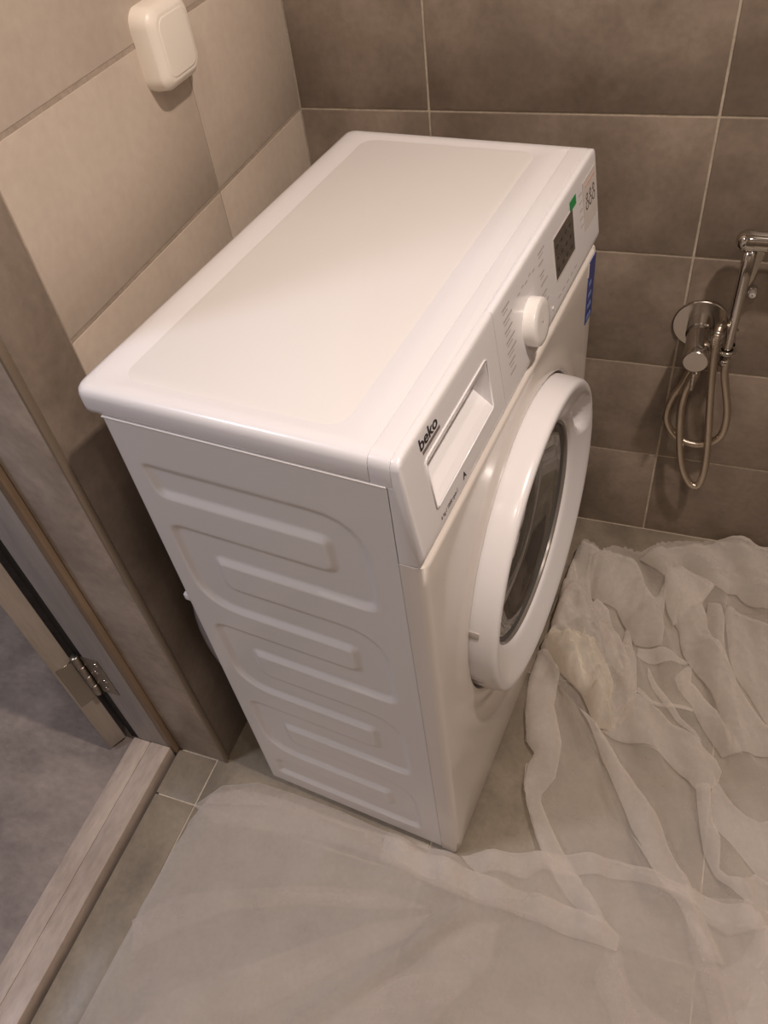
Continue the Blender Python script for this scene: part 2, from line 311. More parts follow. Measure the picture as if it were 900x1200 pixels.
_b.inputs['Transmission Weight'].default_value = .3; _b.inputs['IOR'].default_value = 1.45
M_drum = mat('drum_steel', srgb(120, 116, 112), .35, .9)

def sheet_mat(name, alpha, col, var=.16, bump=.45):
    """thin non-woven fleece: part of the light passes, part scatters both ways; slanting light meets more fibre"""
    m = bpy.data.materials.new(name); m.use_nodes = True; nt = m.node_tree; N = nt.nodes; L = nt.links; N.clear()
    out = N.new('ShaderNodeOutputMaterial'); mix = N.new('ShaderNodeMixShader'); tr = N.new('ShaderNodeBsdfTransparent')
    df = N.new('ShaderNodeBsdfDiffuse'); tl = N.new('ShaderNodeBsdfTranslucent'); m2 = N.new('ShaderNodeMixShader')
    df.inputs[0].default_value = col; tl.inputs[0].default_value = col; m2.inputs[0].default_value = .3
    L.new(df.outputs[0], m2.inputs[1]); L.new(tl.outputs[0], m2.inputs[2])
    def M(op, a, b):
        n = N.new('ShaderNodeMath'); n.operation = op
        for i, v in enumerate((a, b)):
            if isinstance(v, (int, float)): n.inputs[i].default_value = v
            elif v is not None: L.new(v, n.inputs[i])
        return n.outputs[0]
    tc = N.new('ShaderNodeTexCoord'); ge = N.new('ShaderNodeNewGeometry')
    n1 = N.new('ShaderNodeTexNoise'); n1.inputs['Scale'].default_value = 11; n1.inputs['Detail'].default_value = 7; n1.inputs['Roughness'].default_value = .62
    n2 = N.new('ShaderNodeTexNoise'); n2.inputs['Scale'].default_value = 130; n2.inputs['Detail'].default_value = 3
    L.new(tc.outputs['Object'], n1.inputs['Vector']); L.new(tc.outputs['Object'], n2.inputs['Vector'])
    mr = N.new('ShaderNodeMapRange'); mr.inputs['From Min'].default_value = .3; mr.inputs['From Max'].default_value = .7
    mr.inputs['To Min'].default_value = 1 - var; mr.inputs['To Max'].default_value = 1 + var
    L.new(M('ADD', M('MULTIPLY', n1.outputs['Fac'], .85), M('MULTIPLY', n2.outputs['Fac'], .15)), mr.inputs['Value'])
    dt_ = N.new('ShaderNodeVectorMath'); dt_.operation = 'DOT_PRODUCT'; L.new(ge.outputs['Normal'], dt_.inputs[0]); L.new(ge.outputs['Incoming'], dt_.inputs[1])
    cosv = M('MAXIMUM', M('ABSOLUTE', dt_.outputs['Value'], None), .16)
    keep = M('POWER', 1 - alpha, M('DIVIDE', mr.outputs[0], cosv))
    L.new(M('SUBTRACT', 1.0, keep), mix.inputs[0])
    # creases too fine for the net
    wp = N.new('ShaderNodeMapping'); wp.inputs['Scale'].default_value = (1.0, .45, 1.0); wp.inputs['Rotation'].default_value = (0, 0, .35); L.new(tc.outputs['Object'], wp.inputs['Vector'])
    n3 = N.new('ShaderNodeTexNoise'); n3.noise_type = 'RIDGED_MULTIFRACTAL'; n3.inputs['Scale'].default_value = 17; n3.inputs['Detail'].default_value = 3.5; n3.inputs['Distortion'].default_value = .5
    L.new(wp.outputs[0], n3.inputs['Vector'])
    bp = N.new('ShaderNodeBump'); bp.inputs['Strength'].default_value = bump; bp.inputs['Distance'].default_value = .006; L.new(n3.outputs['Fac'], bp.inputs['Height'])
    for q in (df.inputs['Normal'], tl.inputs['Normal'], dt_.inputs[0]): L.new(bp.outputs[0], q)
    L.new(tr.outputs[0], mix.inputs[1]); L.new(m2.outputs[0], mix.inputs[2]); L.new(mix.outputs[0], out.inputs[0])
    return m
M_fleece = sheet_mat('fleece', .29, srgb(234, 226, 218), .25)
M_near = sheet_mat('fleece_flat', .38, srgb(222, 213, 205), .3, .28)
M_fold = sheet_mat('fleece_fold', .37, srgb(238, 230, 222), .25)
M_pile = sheet_mat('fleece_pile', .42, srgb(246, 238, 224), .2)
M_soft = sheet_mat('fleece_soft', .32, srgb(230, 220, 212), .35, .3)

# ---------------------------------------------------------------- the room
def slab(name, x0, x1, y0, y1, z0, z1, m, label, cat='wall'):
    o = box(name, x0, x1, y0, y1, z0, z1, m); tag(o, label, cat, kind='structure'); return o
G = .0025                                          # joint width
def tile_mesh(w_, h_, m, t=.008):
    """tile in the XZ plane, face towards -Y, origin at its lower left front corner"""
    return from_bm('tile', box_bm(0, w_, 0, t, 0, h_, .0011, 2), m, True, 40)
_tc = {}
def tile(parent, name, w_, h_, m, loc, rz=0, flat=False):
    k = (round(w_, 4), round(h_, 4), m.name)
    if k not in _tc: _tc[k] = tile_mesh(w_, h_, m)
    o = bpy.data.objects.new(name, _tc[k]); COL.objects.link(o); o.parent = parent; o.location = loc
    o.rotation_euler = (radians(-90), 0, 0) if flat else (0, 0, rz)
    return o

RH = .20447
wb = slab('wall_back', XW - .12, ROOM_X + .12, YB + .0015, YB + .12, -.1, ROOM_Z, M_grout, 'back wall of dark grey-brown wall tiles behind the washing machine')
xs = [XW] + [.1178 + .4025 * k for k in range(0, 5)]; xs = [x for x in xs if x < ROOM_X] + [ROOM_X]
for r_ in range(12):
    z0 = r_ * RH; z1 = min((r_ + 1) * RH, ROOM_Z)
    if z1 - z0 < .02: continue
    for a, b in zip(xs, xs[1:]):
        tile(wb, 'tile', b - a - G * 1.4, z1 - z0 - G * 1.4, M_dark_tile, (a + G * .7, YB, z0 + G * .7))
# left wall: light tiles from y .1246 back, a dark tiled strip next to the doorway, then the doorway and the wall beyond it
YL, YC = .1246, .0440
DOOR_Y0, DOOR_Z = -.80, 2.04
bm = box_bm(XW - .178, XW - .0007, YC, YB, -.1, ROOM_Z)
box_bm(XW - .178, XW - .0007, ROOM_Y - .12, DOOR_Y0 - .01, -.1, ROOM_Z, bm=bm)
box_bm(XW - .178, XW - .0007, DOOR_Y0 - .01, YC, DOOR_Z + .04, ROOM_Z, bm=bm)
wl = link('wall_left', from_bm('wall_left', bm, M_grout_dark)); tag(wl, 'left wall with the light tiles, the dark tiled strip and the doorway', 'wall', kind='structure')
def ltile(y0, y1, z0, z1, m):                       # a tile on the left wall, face towards +X
    tile(wl, 'tile', y1 - y0 - .0016, z1 - z0 - .0052, m, (XW, y0 + .0008, z0 + .0026), radians(90))
for r_ in range(12):
    z0 = r_ * RH; z1 = min((r_ + 1) * RH, ROOM_Z)
    if z1 - z0 < .02: continue
    for a, b in ((YL, .4745), (.4745, YB)): ltile(a, b, z0, z1, M_light_tile)
    for y0 in (ROOM_Y, ROOM_Y + .27): ltile(y0, y0 + .27, z0, z1, M_light_tile)
for k in range(4):
    z0 = k * 1.2268; z1 = min(z0 + 1.2268, ROOM_Z); 
    if z1 - z0 > .02: ltile(YC + .002, YL, z0, z1, M_dark_tile)
    if z1 - z0 > .02:                                # tiles on the reveal of the doorway, facing the camera
        tile(wl, 'tile', .094 - G, min(z1, DOOR_Z) - z0 - G if z0 < DOOR_Z else .01, M_reveal, (-.1870 + G / 2, YC - .008, z0 + G / 2))
for y0, y1 in ((DOOR_Y0 + .0, DOOR_Y0 + .42), (DOOR_Y0 + .42, YC - .01)): ltile(y0, y1, DOOR_Z + .04, ROOM_Z, M_light_tile)
tr = box('corner_trim', XW - .0030, XW + .0016, YC - .0092, YC + .0016, 0, ROOM_Z, M_trim, wl, .0012, 2, 'slim metal corner profile')
# floor
fl = slab('floor', XW - .09, ROOM_X + .12, ROOM_Y - .12, YB + .12, -.08, -.0015, M_grout, 'grey-beige tiled bathroom floor', 'floor')
fx = [-.1880, -.110] + [-.110 + .40 * k for k in range(1, 5)] + [ROOM_X]
fy = [ROOM_Y] + [.353 - .401 * k for k in range(4, -1, -1)] + [YB]
fx = [x for i, x in enumerate(fx) if i == 0 or x <= ROOM_X]; fy = [y for y in fy if y >= ROOM_Y]
for a, b in zip(fx, fx[1:]):
    for c, d in zip(fy, fy[1:]):
        if b - a < .03 or d - c < .03: continue
        segs = [(c, d)]
        if b <= -.10: segs = [(c, min(d, YC - .008))] if c < YC - .05 else []
        for (p, q) in segs:
            if p < DOOR_Y0 and b <= -.10: p = max(p, DOOR_Y0)
            if q - p < .02: continue
            tile(fl, 'tile', b - a - G, q - p - G, M_floor_tile, (a + G / 2, p + G / 2, 0), flat=True)
            # rotated -90 about X: local z -> +y, local y (thickness) -> -z
slab('wall_right', ROOM_X, ROOM_X + .12, ROOM_Y, YB, -.1, ROOM_Z, M_plain, 'right wall of the bathroom, outside the picture')
slab('wall_front', XW - .18, ROOM_X + .12, ROOM_Y - .12, ROOM_Y, -.1, ROOM_Z, M_plain, 'wall behind the photographer, outside the picture')
slab('ceiling', -1.9, ROOM_X + .12, -2.1, YB + .12, ROOM_Z, ROOM_Z + .1, M_plaster, 'white ceiling, outside the picture', 'ceiling')
# hall beyond the doorway
hf = slab('floor_hall', -1.9, -.2700, -2.1, YB + .12, -.08, 0, M_hall, 'mottled grey hall floor seen through the doorway, left of the sill', 'floor')
hf.name = 'floor_1'; 
slab('wall_hall', -2.0, -1.9, -2.1, YB + .12, -.1, ROOM_Z, M_plaster, 'far wall of the hall, outside the picture')
slab('wall_hall_end', -1.9, XW - .18, YB, YB + .12, -.1, ROOM_Z, M_plaster, 'end wall of the hall, outside the picture')
slab('wall_hall_near', -1.9, XW - .18, -2.22, -2.1, -.1, ROOM_Z, M_plaster, 'near end wall of the hall, outside the picture')
# sill
bm = box_bm(-.2695, -.2345, DOOR_Y0 - .005, .0262, -.02, .0185, .0025, 2)
box_bm(-.2335, -.1935, DOOR_Y0 - .005, .0262, -.02, .0205, .0025, 2, bm=bm)
sill = link('trim_1', from_bm('trim_1', bm, M_sill, True, 40)); tag(sill, 'pale stone door sill with a groove between bathroom and hall floor', 'sill', kind='structure')
# doorway: frame, leaf, hinges
dr = empty('door_1', (-.288, .024, 0)); tag(dr, 'hinged door standing open into the hall, with its frame', 'door', kind='structure')
def dpart(name, bm_, m, label=None, parent=None):
    o = link(name, from_bm(name, bm_, m, True, 40), parent or dr, (0, 0, 0) if parent else (.288, -.024, 0), label); return o
bm = box_bm(-.2600, -.1985, .0262, .0440, 0, DOOR_Z + .02, .0012, 2)
box_bm(-.2600, -.1985, DOOR_Y0 - .02, DOOR_Y0, 0, DOOR_Z + .02, .0012, 2, bm=bm)
box_bm(-.2600, -.1985, DOOR_Y0, .0440, DOOR_Z - .02, DOOR_Z + .02, .0012, 2, bm=bm)
dpart('door_frame', bm, M_frame)
bm = box_bm(-.1985, -.1872, .0262, .0440, 0, DOOR_Z + .03, .001, 2)
box_bm(-.1985, -.1872, DOOR_Y0 - .02, DOOR_Y0, 0, DOOR_Z + .03, .001, 2, bm=bm)
dpart('frame_edge', bm, M_frame_warmlit, 'bathroom side of the frame, its brown imitating the warm light there')
bm = box_bm(-.2870, -.2600, .0330, .0440, 0, DOOR_Z, .001, 1)  # dark strip filling the gap between frame and leaf
dpart('gap_strip', bm, M_dark_matt, 'dark strip in the gap at the hinge side')
# leaf: local X runs along the leaf away from the hinge edge
LW = .032
lf = empty('door_leaf', (0, 0, 0), 0, dr)
ux, uy = -.880, .475                                # leaf direction
ang = math.atan2(uy, ux); lf.rotation_euler = (0, 0, ang)
leafm = from_bm('leaf_panel', box_bm(0, .72, 0, LW, .012, 2.0, .0015, 2), M_leaf, True, 40)
link('leaf_panel', leafm, lf)
link('hinge_leaf', from_bm('hinge_leaf', box_bm(-.0015, .0005, .001, LW - .004, .155, .262, .0005, 1), M_steel, True, 40), lf, label='steel hinge plate on the leaf edge')
for z0 in (.180,):
    bm = box_bm(-.2640, -.2325, .0246, .0266, z0, z0 + .102, .0006, 1)
    hg = dpart('hinge', bm, M_steel, 'steel hinge plate on the frame')
    for k in range(4):
        zz = z0 - .002 + k * .027
        vs, fs = lathe([(zz, .0), (zz, .0062), (zz + .001, .0068), (zz + .0245, .0068), (zz + .0255, .0062), (zz + .0255, .0)], 20, 'z', False)
        link('knuckle', mk('knuckle', [(v[0] - .2715, v[1] + .0215, v[2]) for v in vs], fs, M_steel, True), hg)
    for k, (sx, sz) in enumerate(((-.250, .016), (-.243, .04), (-.250, .064), (-.241, .088))):
        vs, fs = lathe([(0, .0042), (-.0012, .0038), (-.0012, 0)], 14, 'y', False)
        link('screw', mk('screw', [(v[0] + sx, v[1] + .0246, v[2] + z0 + sz) for v in vs], fs, M_chrome, True), hg)

# ceiling lamps
for lc, pw in LAMPS:
    e_ = empty('downlight', (lc[0], lc[1], ROOM_Z)); tag(e_, {.94: 'recessed round ceiling downlight over the open floor, nearest the shower', .52: 'recessed round ceiling downlight behind the photographer, nearest the doorway', 1.45: 'recessed round ceiling downlight in the far right part of the room'}[lc[0]], 'light', 'ceiling downlights')
    lathe_obj('trim_ring', [(-.001, .060), (-.010, .058), (-.010, .048), (-.001, .046)], M_switch, e_, n=40, axis='z', cap=False)
    lathe_obj('lamp_face', [(-.004, .047), (-.004, .001)], M_lamp, e_, n=40, axis='z', cap=False)

# ---------------------------------------------------------------- washing machine
HALF = Vector((D / 2, .3, 0))
def m2w(x, y, z=0):
    dx, dy = x - D, y; return Vector((D + cos(TH) * dx - sin(TH) * dy, sin(TH) * dx + cos(TH) * dy, z))
wm = empty('washing_machine', m2w(D / 2, .3), TH)
tag(wm, 'white front-loading washing machine with round glass door in the tiled corner', 'washing machine')
def wpart(o): o.parent = wm; o.location = (-D / 2, -.3, 0); return o
def wmk(name, vs, fs, m, smooth=True, label=None, ang=None):
    bm_ = bmesh.new(); bv = [bm_.verts.new(v) for v in vs]
    for f in fs:
        try: bm_.faces.new([bv[i] for i in f])
        except ValueError: pass
    return wpart(link(name, from_bm(name, bm_, m, smooth, ang), label=label))
SEAM = .3106; ZT = .8085; ZB = .012; ZP = .709

# embossed side panel
Tz = [.750, .660, .566, .474, .378, .282, .188, .098]; Bz = [.710, .617, .521, .431, .333, .237, .143, .053]
xo, xi, Xo, Xi = .030, .077, .277, .234             # outer / inner left, outer / inner right
BR, SR, IR = .055, .016, .008
poly = [(.030, Tz[0], .006)]
for k in (0, 2, 4, 6):
    poly += [(Xo, Tz[k], BR), (Xo, Bz[k + 1], SR)]
    if k < 6: poly += [(xi, Bz[k + 1], IR), (xi, Tz[k + 2], .014)]
poly += [(.026, Bz[7], .006), (.030, Tz[7], .016)]
poly += [(Xi, Tz[7], .014), (Xi, Bz[6], IR)]
for k in (5, 3, 1):
    poly += [(xo, Bz[k + 1], BR), (xo, Tz[k], SR), (Xi, Tz[k], .014), (Xi, Bz[k - 1], IR)]
poly += [(.036, Bz[0], .010)]
def round_poly(P):
    out = []; n = len(P)
    for i in range(n):
        p = Vector(P[i][:2]); a = Vector(P[i - 1][:2]); b = Vector(P[(i + 1) % n][:2]); r = P[i][2]
        u_ = (a - p).normalized(); v_ = (b - p).normalized(); r = min(r, (a - p).length * .48, (b - p).length * .9)
        if r == P[i][2] or True:
            s_, e_ = p + u_ * r, p + v_ * r
            for t in [j / 6 for j in range(7)]: out.append((1 - t) ** 2 * s_ + 2 * t * (1 - t) * p + t * t * e_)
    return out
PL = round_poly(poly)
def side_panel(ysign):
    nx, nz = 150, 380
    X = np.linspace(.0, SEAM, nx); Z = np.linspace(ZB + .0, ZT, nz); gx, gz = np.meshgrid(X, Z)
    px, pz = gx.ravel(), gz.ravel(); dist = np.full(px.shape, 9.0); ins = np.zeros(px.shape, bool)
    n = len(PL)
    for i in range(n):
        a, b = PL[i], PL[(i + 1) % n]; ex, ez = b.x - a.x, b.y - a.y; L2 = ex * ex + ez * ez
        if L2 < 1e-12: continue
        t = np.clip(((px - a.x) * ex + (pz - a.y) * ez) / L2, 0, 1)
        dist = np.minimum(dist, np.hypot(px - a.x - t * ex, pz - a.y - t * ez))
        if abs(ez) > 1e-9:
            c = ((a.y > pz) != (b.y > pz)) & (px < ex * (pz - a.y) / ez + a.x); ins ^= c
    sd = np.where(ins, -dist, dist)
    t = np.clip((.0055 - sd) / .0125, 0, 1); dep = .0046 * t * t * (3 - 2 * t)
    # rolled edge at the back and at the foot
    eb = np.clip((.006 - px) / .006, 0, 1); dep = dep + .004 * eb ** 2
    ef = np.clip((ZB + .007 - pz) / .007, 0, 1); dep = dep + .005 * ef ** 2
    Y = dep if ysign < 0 else .6 - dep
    vs = np.stack([px, Y, pz], 1).tolist()
    fs = [(j * nx + i, j * nx + i + 1, (j + 1) * nx + i + 1, (j + 1) * nx + i) for j in range(nz - 1) for i in range(nx - 1)]
    if ysign > 0: fs = [f[::-1] for f in fs]
    me = mk('side_panel', vs, fs, M_enamel, True)
    return wpart(link('side_panel', me))
side_panel(-1)
wpart(box('panel_lip', .002, SEAM - .001, -.0006, .006, ZT - .0012, ZT + .0006, M_enamel, bev=.0005))
# inner carcass, rear panel, far side
wpart(box('cabinet', .004, SEAM - .002, .0085, .590, .016, .815, M_enamel))
wmk('far_side_panel', *loft([[(x, .590, z) for x, z in rr(0, SEAM, ZB, ZT, .004)], [(x, .600, z) for x, z in rr(0, SEAM, ZB, ZT, .004)]]), M_enamel, True, None, 40)
wpart(link('rear_cover', mk('rear_cover', *loft([[(0.004, y, z) for y, z in rr(.05, .55, .10, .66, .12, 8)], [(-.012, y, z) for y, z in rr(.06, .54, .11, .65, .12, 8)], [(-.016, y, z) for y, z in rr(.08, .52, .13, .63, .11, 8)]]), M_drain, True)))
# drain hose behind the machine
path = resample(catmull([(0.0, .10, .50), (-.022, .075, .50), (-.034, .060, .46), (-.046, .052, .40), (-.052, .052, .34), (-.050, .055, .28), (-.040, .06, .235), (-.02, .075, .21), (.004, .10, .20)], 10), .003)
wpart(tube('drain_hose', path, lambda i: .014 + (.0008 if i % 2 else 0), M_drain, label='grey hose bulging out behind the machine'))
wpart(box('pipe_clip', -.010, .0, .004, .018, .500, .512, M_white, bev=.002))
# lid
def L4(x0, x1, y0, y1, r, z, rf=None):
    """rounded outline; rf is the corner radius at the front side"""
    rf = r if rf is None else rf; out = []
    for cx, cy, a0, q in ((x1 - rf, y1 - rf, 0, rf), (x0 + r, y1 - r, 90, r), (x0 + r, y0 + r, 180, r), (x1 - rf, y0 + rf, 270, rf)):
        for i in range(7):
            a = radians(a0 + 90 * i / 6); out.append((cx + q * cos(a), cy + q * sin(a), z))
    return out
X0, X1 = -.0225, .2948
lid = [L4(X0 + .006, X1, .003, .597, .006, ZT - .0002, .0004), L4(X0 + .0015, X1, .0008, .5992, .010, ZT + .0018, .0004), L4(X0, X1, -.0000, .6000, .012, .816, .0004),
       L4(X0, X1, -.0000, .6000, .012, .8290, .0004), L4(X0 + .0012, X1, .0012, .5988, .012, .8345, .0004), L4(X0 + .004, X1, .0040, .5960, .012, .8380, .0004),
       L4(X0 + .009, X1 - .0003, .0090, .5910, .012, .8398, .0004), L4(X0 + .016, X1 - .001, .015, .585, .012, .8402, .0004), L4(.008, .268, .018, .582, .020, .8402), L4(.018, .258, .028, .572, .020, .8380)]
wpart(loft_obj('lid', lid, M_white, ang=60, caplast=True))
wpart(loft_obj('lid_inlay', [L4(.0165, .2595, .0265, .5735, .021, .8378), L4(.019, .257, .029, .571, .020, .8386)], M_inlay, label='matt cream inlay of the lid'))
st = [L4(.2953, .3155, .0004, .597, .0004, ZT - .0002), L4(.2953, .3155, -.0000, .6000, .0004, .816), L4(.2953, .3155, -.0000, .6000, .0004, .829),
      L4(.2953, .3155, .0012, .5988, .0004, .8345), L4(.2953, .3155, .0040, .5960, .0004, .8380), L4(.2955, .3153, .0090, .5910, .0004, .8398), L4(.296, .3148, .015, .585, .0004, .8402)]
wpart(loft_obj('lid_front_bar', st, M_white, ang=60))

# sloping facia: profile in (x, z), swept along y
TX, TZ = D - .0135, .8360                            # top of the face
BX, BZ = D + .0005, .7270                            # foot of the face
def prof(extra=0):
    return [(.3112, ZP + .001), (.3112, ZT), (.3159, ZT + .0004), (.3159, .8392), (.3163, .8399), (TX - .004, .8398), (TX - .0012, .8388), (TX, TZ), (TX + .0006, TZ - .004), (BX - .0003, BZ + .004), (BX, BZ), (BX - .0008, BZ - .005), (BX - .0045, ZP + .0045), (BX - .0055, ZP + .0018)]
fd = Vector((BX - TX, 0, BZ - TZ)); FL = fd.length; fd.normalize(); fn = Vector((-fd.z, 0, fd.x))
if fn.x < 0: fn = -fn
def face(y, z, out=0.0):
    """point on the sloping facia at height z, raised by out"""
    t = (z - TZ) / (BZ - TZ); p = Vector((TX + (BX - TX) * t, y, z)); return p + fn * out
def prism(y0, y1, near=False, far=False):
    P = prof(); loops = []
    E5 = [(0, .0112), (.0012, .0057), (.004, .0022), (.009, .0004), (.0165, 0)]
    ys = [(y0 + a, b) for a, b in E5] if near else [(y0, .0006), (y0 + .0006, 0)]
    ys += [(y1 - a, b) for a, b in E5[::-1]] if far else [(y1 - .0006, 0), (y1, .0006)]
    for y, s_ in ys:
        rx = .0012 if s_ > .01 else 0
        loops.append([(x - (rx if x > .318 else 0), y, min(z, .8400 - s_)) for x, z in P])
    return loops
# control half
YS = .2225
cp = wpart(loft_obj('control_panel', prism(YS + .0006, .6, far=True), M_white, ang=50))
# drawer front: same section, with the grip cut through the face
dy0, dy1, dz0, dz1 = .0430, .1910, .7510, .8060
def dprism():
    bm_ = bmesh.new(); P = prof(); ys = [(.0002, .0112), (.0014, .0057), (.0042, .0022), (.009, .0004), (.0165, 0), (dy0, 0), (dy1, 0), (YS - .001, 0), (YS, .0006)]
    # profile with the two extra rows where the grip starts and ends
    tp = face(0, dz1); bt = face(0, dz0)
    P2 = P[:9] + [(tp.x, tp.z), (bt.x, bt.z)] + P[9:]
    rows = []
    for y, s_ in ys: rows.append([bm_.verts.new((x - ((.0012 if s_ > .01 else 0) if x > .318 else 0), y, min(z, .8400 - (0 if s_ == .0006 else s_)))) for x, z in P2])
    n = len(P2)
    for a in range(len(ys) - 1):
        for i in range(n):
            j = (i + 1) % n
            if a == 5 and i == 9: continue           # the grip opening
            bm_.faces.new((rows[a][i], rows[a][j], rows[a + 1][j], rows[a + 1][i]))
    bm_.faces.new(rows[0]); bm_.faces.new(rows[-1][::-1])
    return bm_
ddw = wpart(link('drawer_front', from_bm('drawer_front', dprism(), M_white, True, 50), label='detergent drawer front with the recessed grip'))
# grip pocket: upper lip, slanted back, bright floor, two ends
pk = [face(0, dz1, 0), face(0, dz1 - .010, -.004), face(0, .786, -.019), face(0, .777, -.021), face(0, .772, -.020), face(0, .757, -.005), face(0, dz0, 0)]
sec = [(p.x, p.z) for p in pk]
bm = bmesh.new(); ra = [bm.verts.new((x, dy0, z)) for x, z in sec]; rb = [bm.verts.new((x, dy1, z)) for x, z in sec]
for i in range(len(sec) - 1): bm.faces.new((ra[i], ra[i + 1], rb[i + 1], rb[i]))
bm.faces.new(ra); bm.faces.new(rb[::-1])
me = from_bm('grip_pocket', bm, M_white, False)
gp = link('grip_pocket', me, ddw)
rim = [face(dy0 - .0018, dz0 - .0018, .0003), face(dy1 + .0018, dz0 - .0018, .0003), face(dy1 + .0018, dz1 + .0018, .0003), face(dy0 - .0018, dz1 + .0018, .0003)]
rpath = []
for a, b in zip(rim, rim[1:] + rim[:1]): rpath += [a.lerp(b, .03), a.lerp(b, .97)]
rpath.append(rpath[0].copy())
tube('grip_rim', rpath, .0011, M_white, ddw, 8)

def text(name, body, size, y0, z0, m, parent, shear=0, bold=0, out=.0005, sx=1.0):
    c = bpy.data.curves.new(name, 'FONT'); c.body = body; c.size = size; c.shear = shear; c.offset = bold; c.extrude = .0002
    t = bpy.data.objects.new(name, c); COL.objects.link(t)
    dg = bpy.context.evaluated_depsgraph_get(); me = bpy.data.meshes.new_from_object(t.evaluated_get(dg))
    bpy.data.objects.remove(t)
    up_ = -fd
    for v in me.vertices:
        q = face(y0 + v.co.x * sx, z0, out + v.co.z); q = q + up_ * v.co.y; v.co = q
    me.materials.clear(); me.materials.append(m); me.name = name
    return link(name, me, parent)
def patch(name, y0, y1, z0, z1, m, parent, out=.0004, label=None, th=.0003):
    a = [face(y, z, out - th) for y, z in ((y0, z0), (y1, z0), (y1, z1), (y0, z1))]; b = [face(y, z, out) for y, z in ((y0, z0), (y1, z0), (y1, z1), (y0, z1))]
    vs = a + b; fs = [(3, 2, 1, 0), (4, 5, 6, 7), (0, 1, 5, 4), (1, 2, 6, 5), (2, 3, 7, 6), (3, 0, 4, 7)]
    return link(name, mk(name, vs, fs, m), parent, label=label)
text('brand_lettering', 'beko', .0172, .0375, .8205, M_black, ddw, .0, .00015, sx=1.12)
patch('brand_underline', .0410, .0790, .8145, .8178, M_under, ddw)
text('rating_lettering', '6 kg / 1000 rpm /', .0058, .0440, .7325, M_under, ddw, 0, 0)
text('class_lettering', 'A', .0105, .1000, .7325, M_black, ddw, 0, .0001)
# small programme marks around the knob (print too small to read) as short strokes
def strokes(name, items, m, parent):
    vs, fs = [], []
    for (y0, y1, z, h) in items:
        i0 = len(vs); vs += [face(y0, z, .0005), face(y1, z, .0005), face(y1, z + h, .0005), face(y0, z + h, .0005)]; fs.append((i0, i0 + 1, i0 + 2, i0 + 3))
    return link(name, mk(name, vs, fs, m), parent)
KY, KZ = .320, .768
random.seed(3)
it = []
for k in range(7):
    z = .824 - k * .0125; wd = .018 + random.random() * .014; it.append((.246, .246 + wd, z, .0022))
    if k < 6: it.append((.248, .248 + wd * .6, z - .0042, .0014))
for k in range(7):
    z = .822 - k * .0125; wd = .012 + random.random() * .012; it.append((.362, .362 + wd, z, .0022))
    if k % 2 == 0: it.append((.363, .363 + wd * .7, z - .004, .0014))
for k in range(5): it.append((.292 + k * .012, .299 + k * .012, .815 + .002 * (k % 2), .0018))
strokes('programme_marks', it, M_print, cp)['kind'] = 'stuff'
strokes('option_marks', [(.416 + k * .017, .426 + k * .017, .738, .0018) for k in range(5)] + [(.520 + .0, .532, .812 - k * .010, .0018) for k in range(5)], M_print, cp)['kind'] = 'stuff'
kn = lathe_obj('programme_knob', [(-.008, .0275), (.010, .0270), (.0128, .0262), (.0142, .0240), (.0146, .0180), (.0140, .001)], M_knob, None, n=64, cap=False, ang=40)
kn.parent = wm; kn.location = face(KY, KZ, .0) - HALF; kn.rotation_euler = (0, math.atan2(-fn.z, fn.x), 0)
for k, (yy, zz) in enumerate(((.395, .738),)):
    b_ = lathe_obj('indicator_lamp', [(0, .0026), (.0012, .0022), (.0016, .0001)], M_film, None, n=20, cap=False); b_.parent = cp; b_.location = face(yy, zz, 0); b_.rotation_euler = kn.rotation_euler
for k, (yy, zz) in enumerate(((.250, .8275), (.262, .8275))):
    pass
dsp = patch('display', .4160, .4910, .7620, .8120, M_display, cp, .0008, 'dark grey display window')
patch('display_frame', .4140, .4930, .7585, .8132, M_film, cp, .0005)
vs, fs = [], []
for a in range(4):
    for b in range(3):
        p = (.423 + a * .017, .769 + b * .014)
        i0 = len(vs); vs += [face(p[0], p[1], .0010), face(p[0] + .007, p[1], .0010), face(p[0] + .007, p[1] + .004, .0010), face(p[0], p[1] + .004, .0010)]; fs.append((i0, i0 + 1, i0 + 2, i0 + 3))
link('display_icons', mk('display_icons', vs, fs, M_icon), dsp)['kind'] = 'stuff'
patch('green_sticker', .4830, .5060, .8120, .8235, M_green, cp, .0012, 'small green sticker above the display')
fs_ = patch('film_sticker', .536, .592, .760, .821, M_film, cp, .0008, 'clear sticker with three round symbols and a pink line')
for k in range(3):
    vs, f2 = [], []
    for (cz_, r) in ((.788, .0058), (.799, .0040)):
        i0 = len(vs)
        for i in range(20):
            a = 2 * pi * i / 20
            vs += [face(.551 + k * .0145 + r * cos(a), cz_ + r * sin(a), .0012), face(.551 + k * .0145 + (r - .0013) * cos(a), cz_ + (r - .0013) * sin(a), .0012)]
        for i in range(20):
            j = (i + 1) % 20; f2.append((i0 + 2 * i, i0 + 2 * j, i0 + 2 * j + 1, i0 + 2 * i + 1))
    link('ring_symbol', mk('ring_symbol', vs, f2, M_black), fs_)
patch('pink_line', .546, .588, .8120, .8138, M_pink, fs_, .0012)

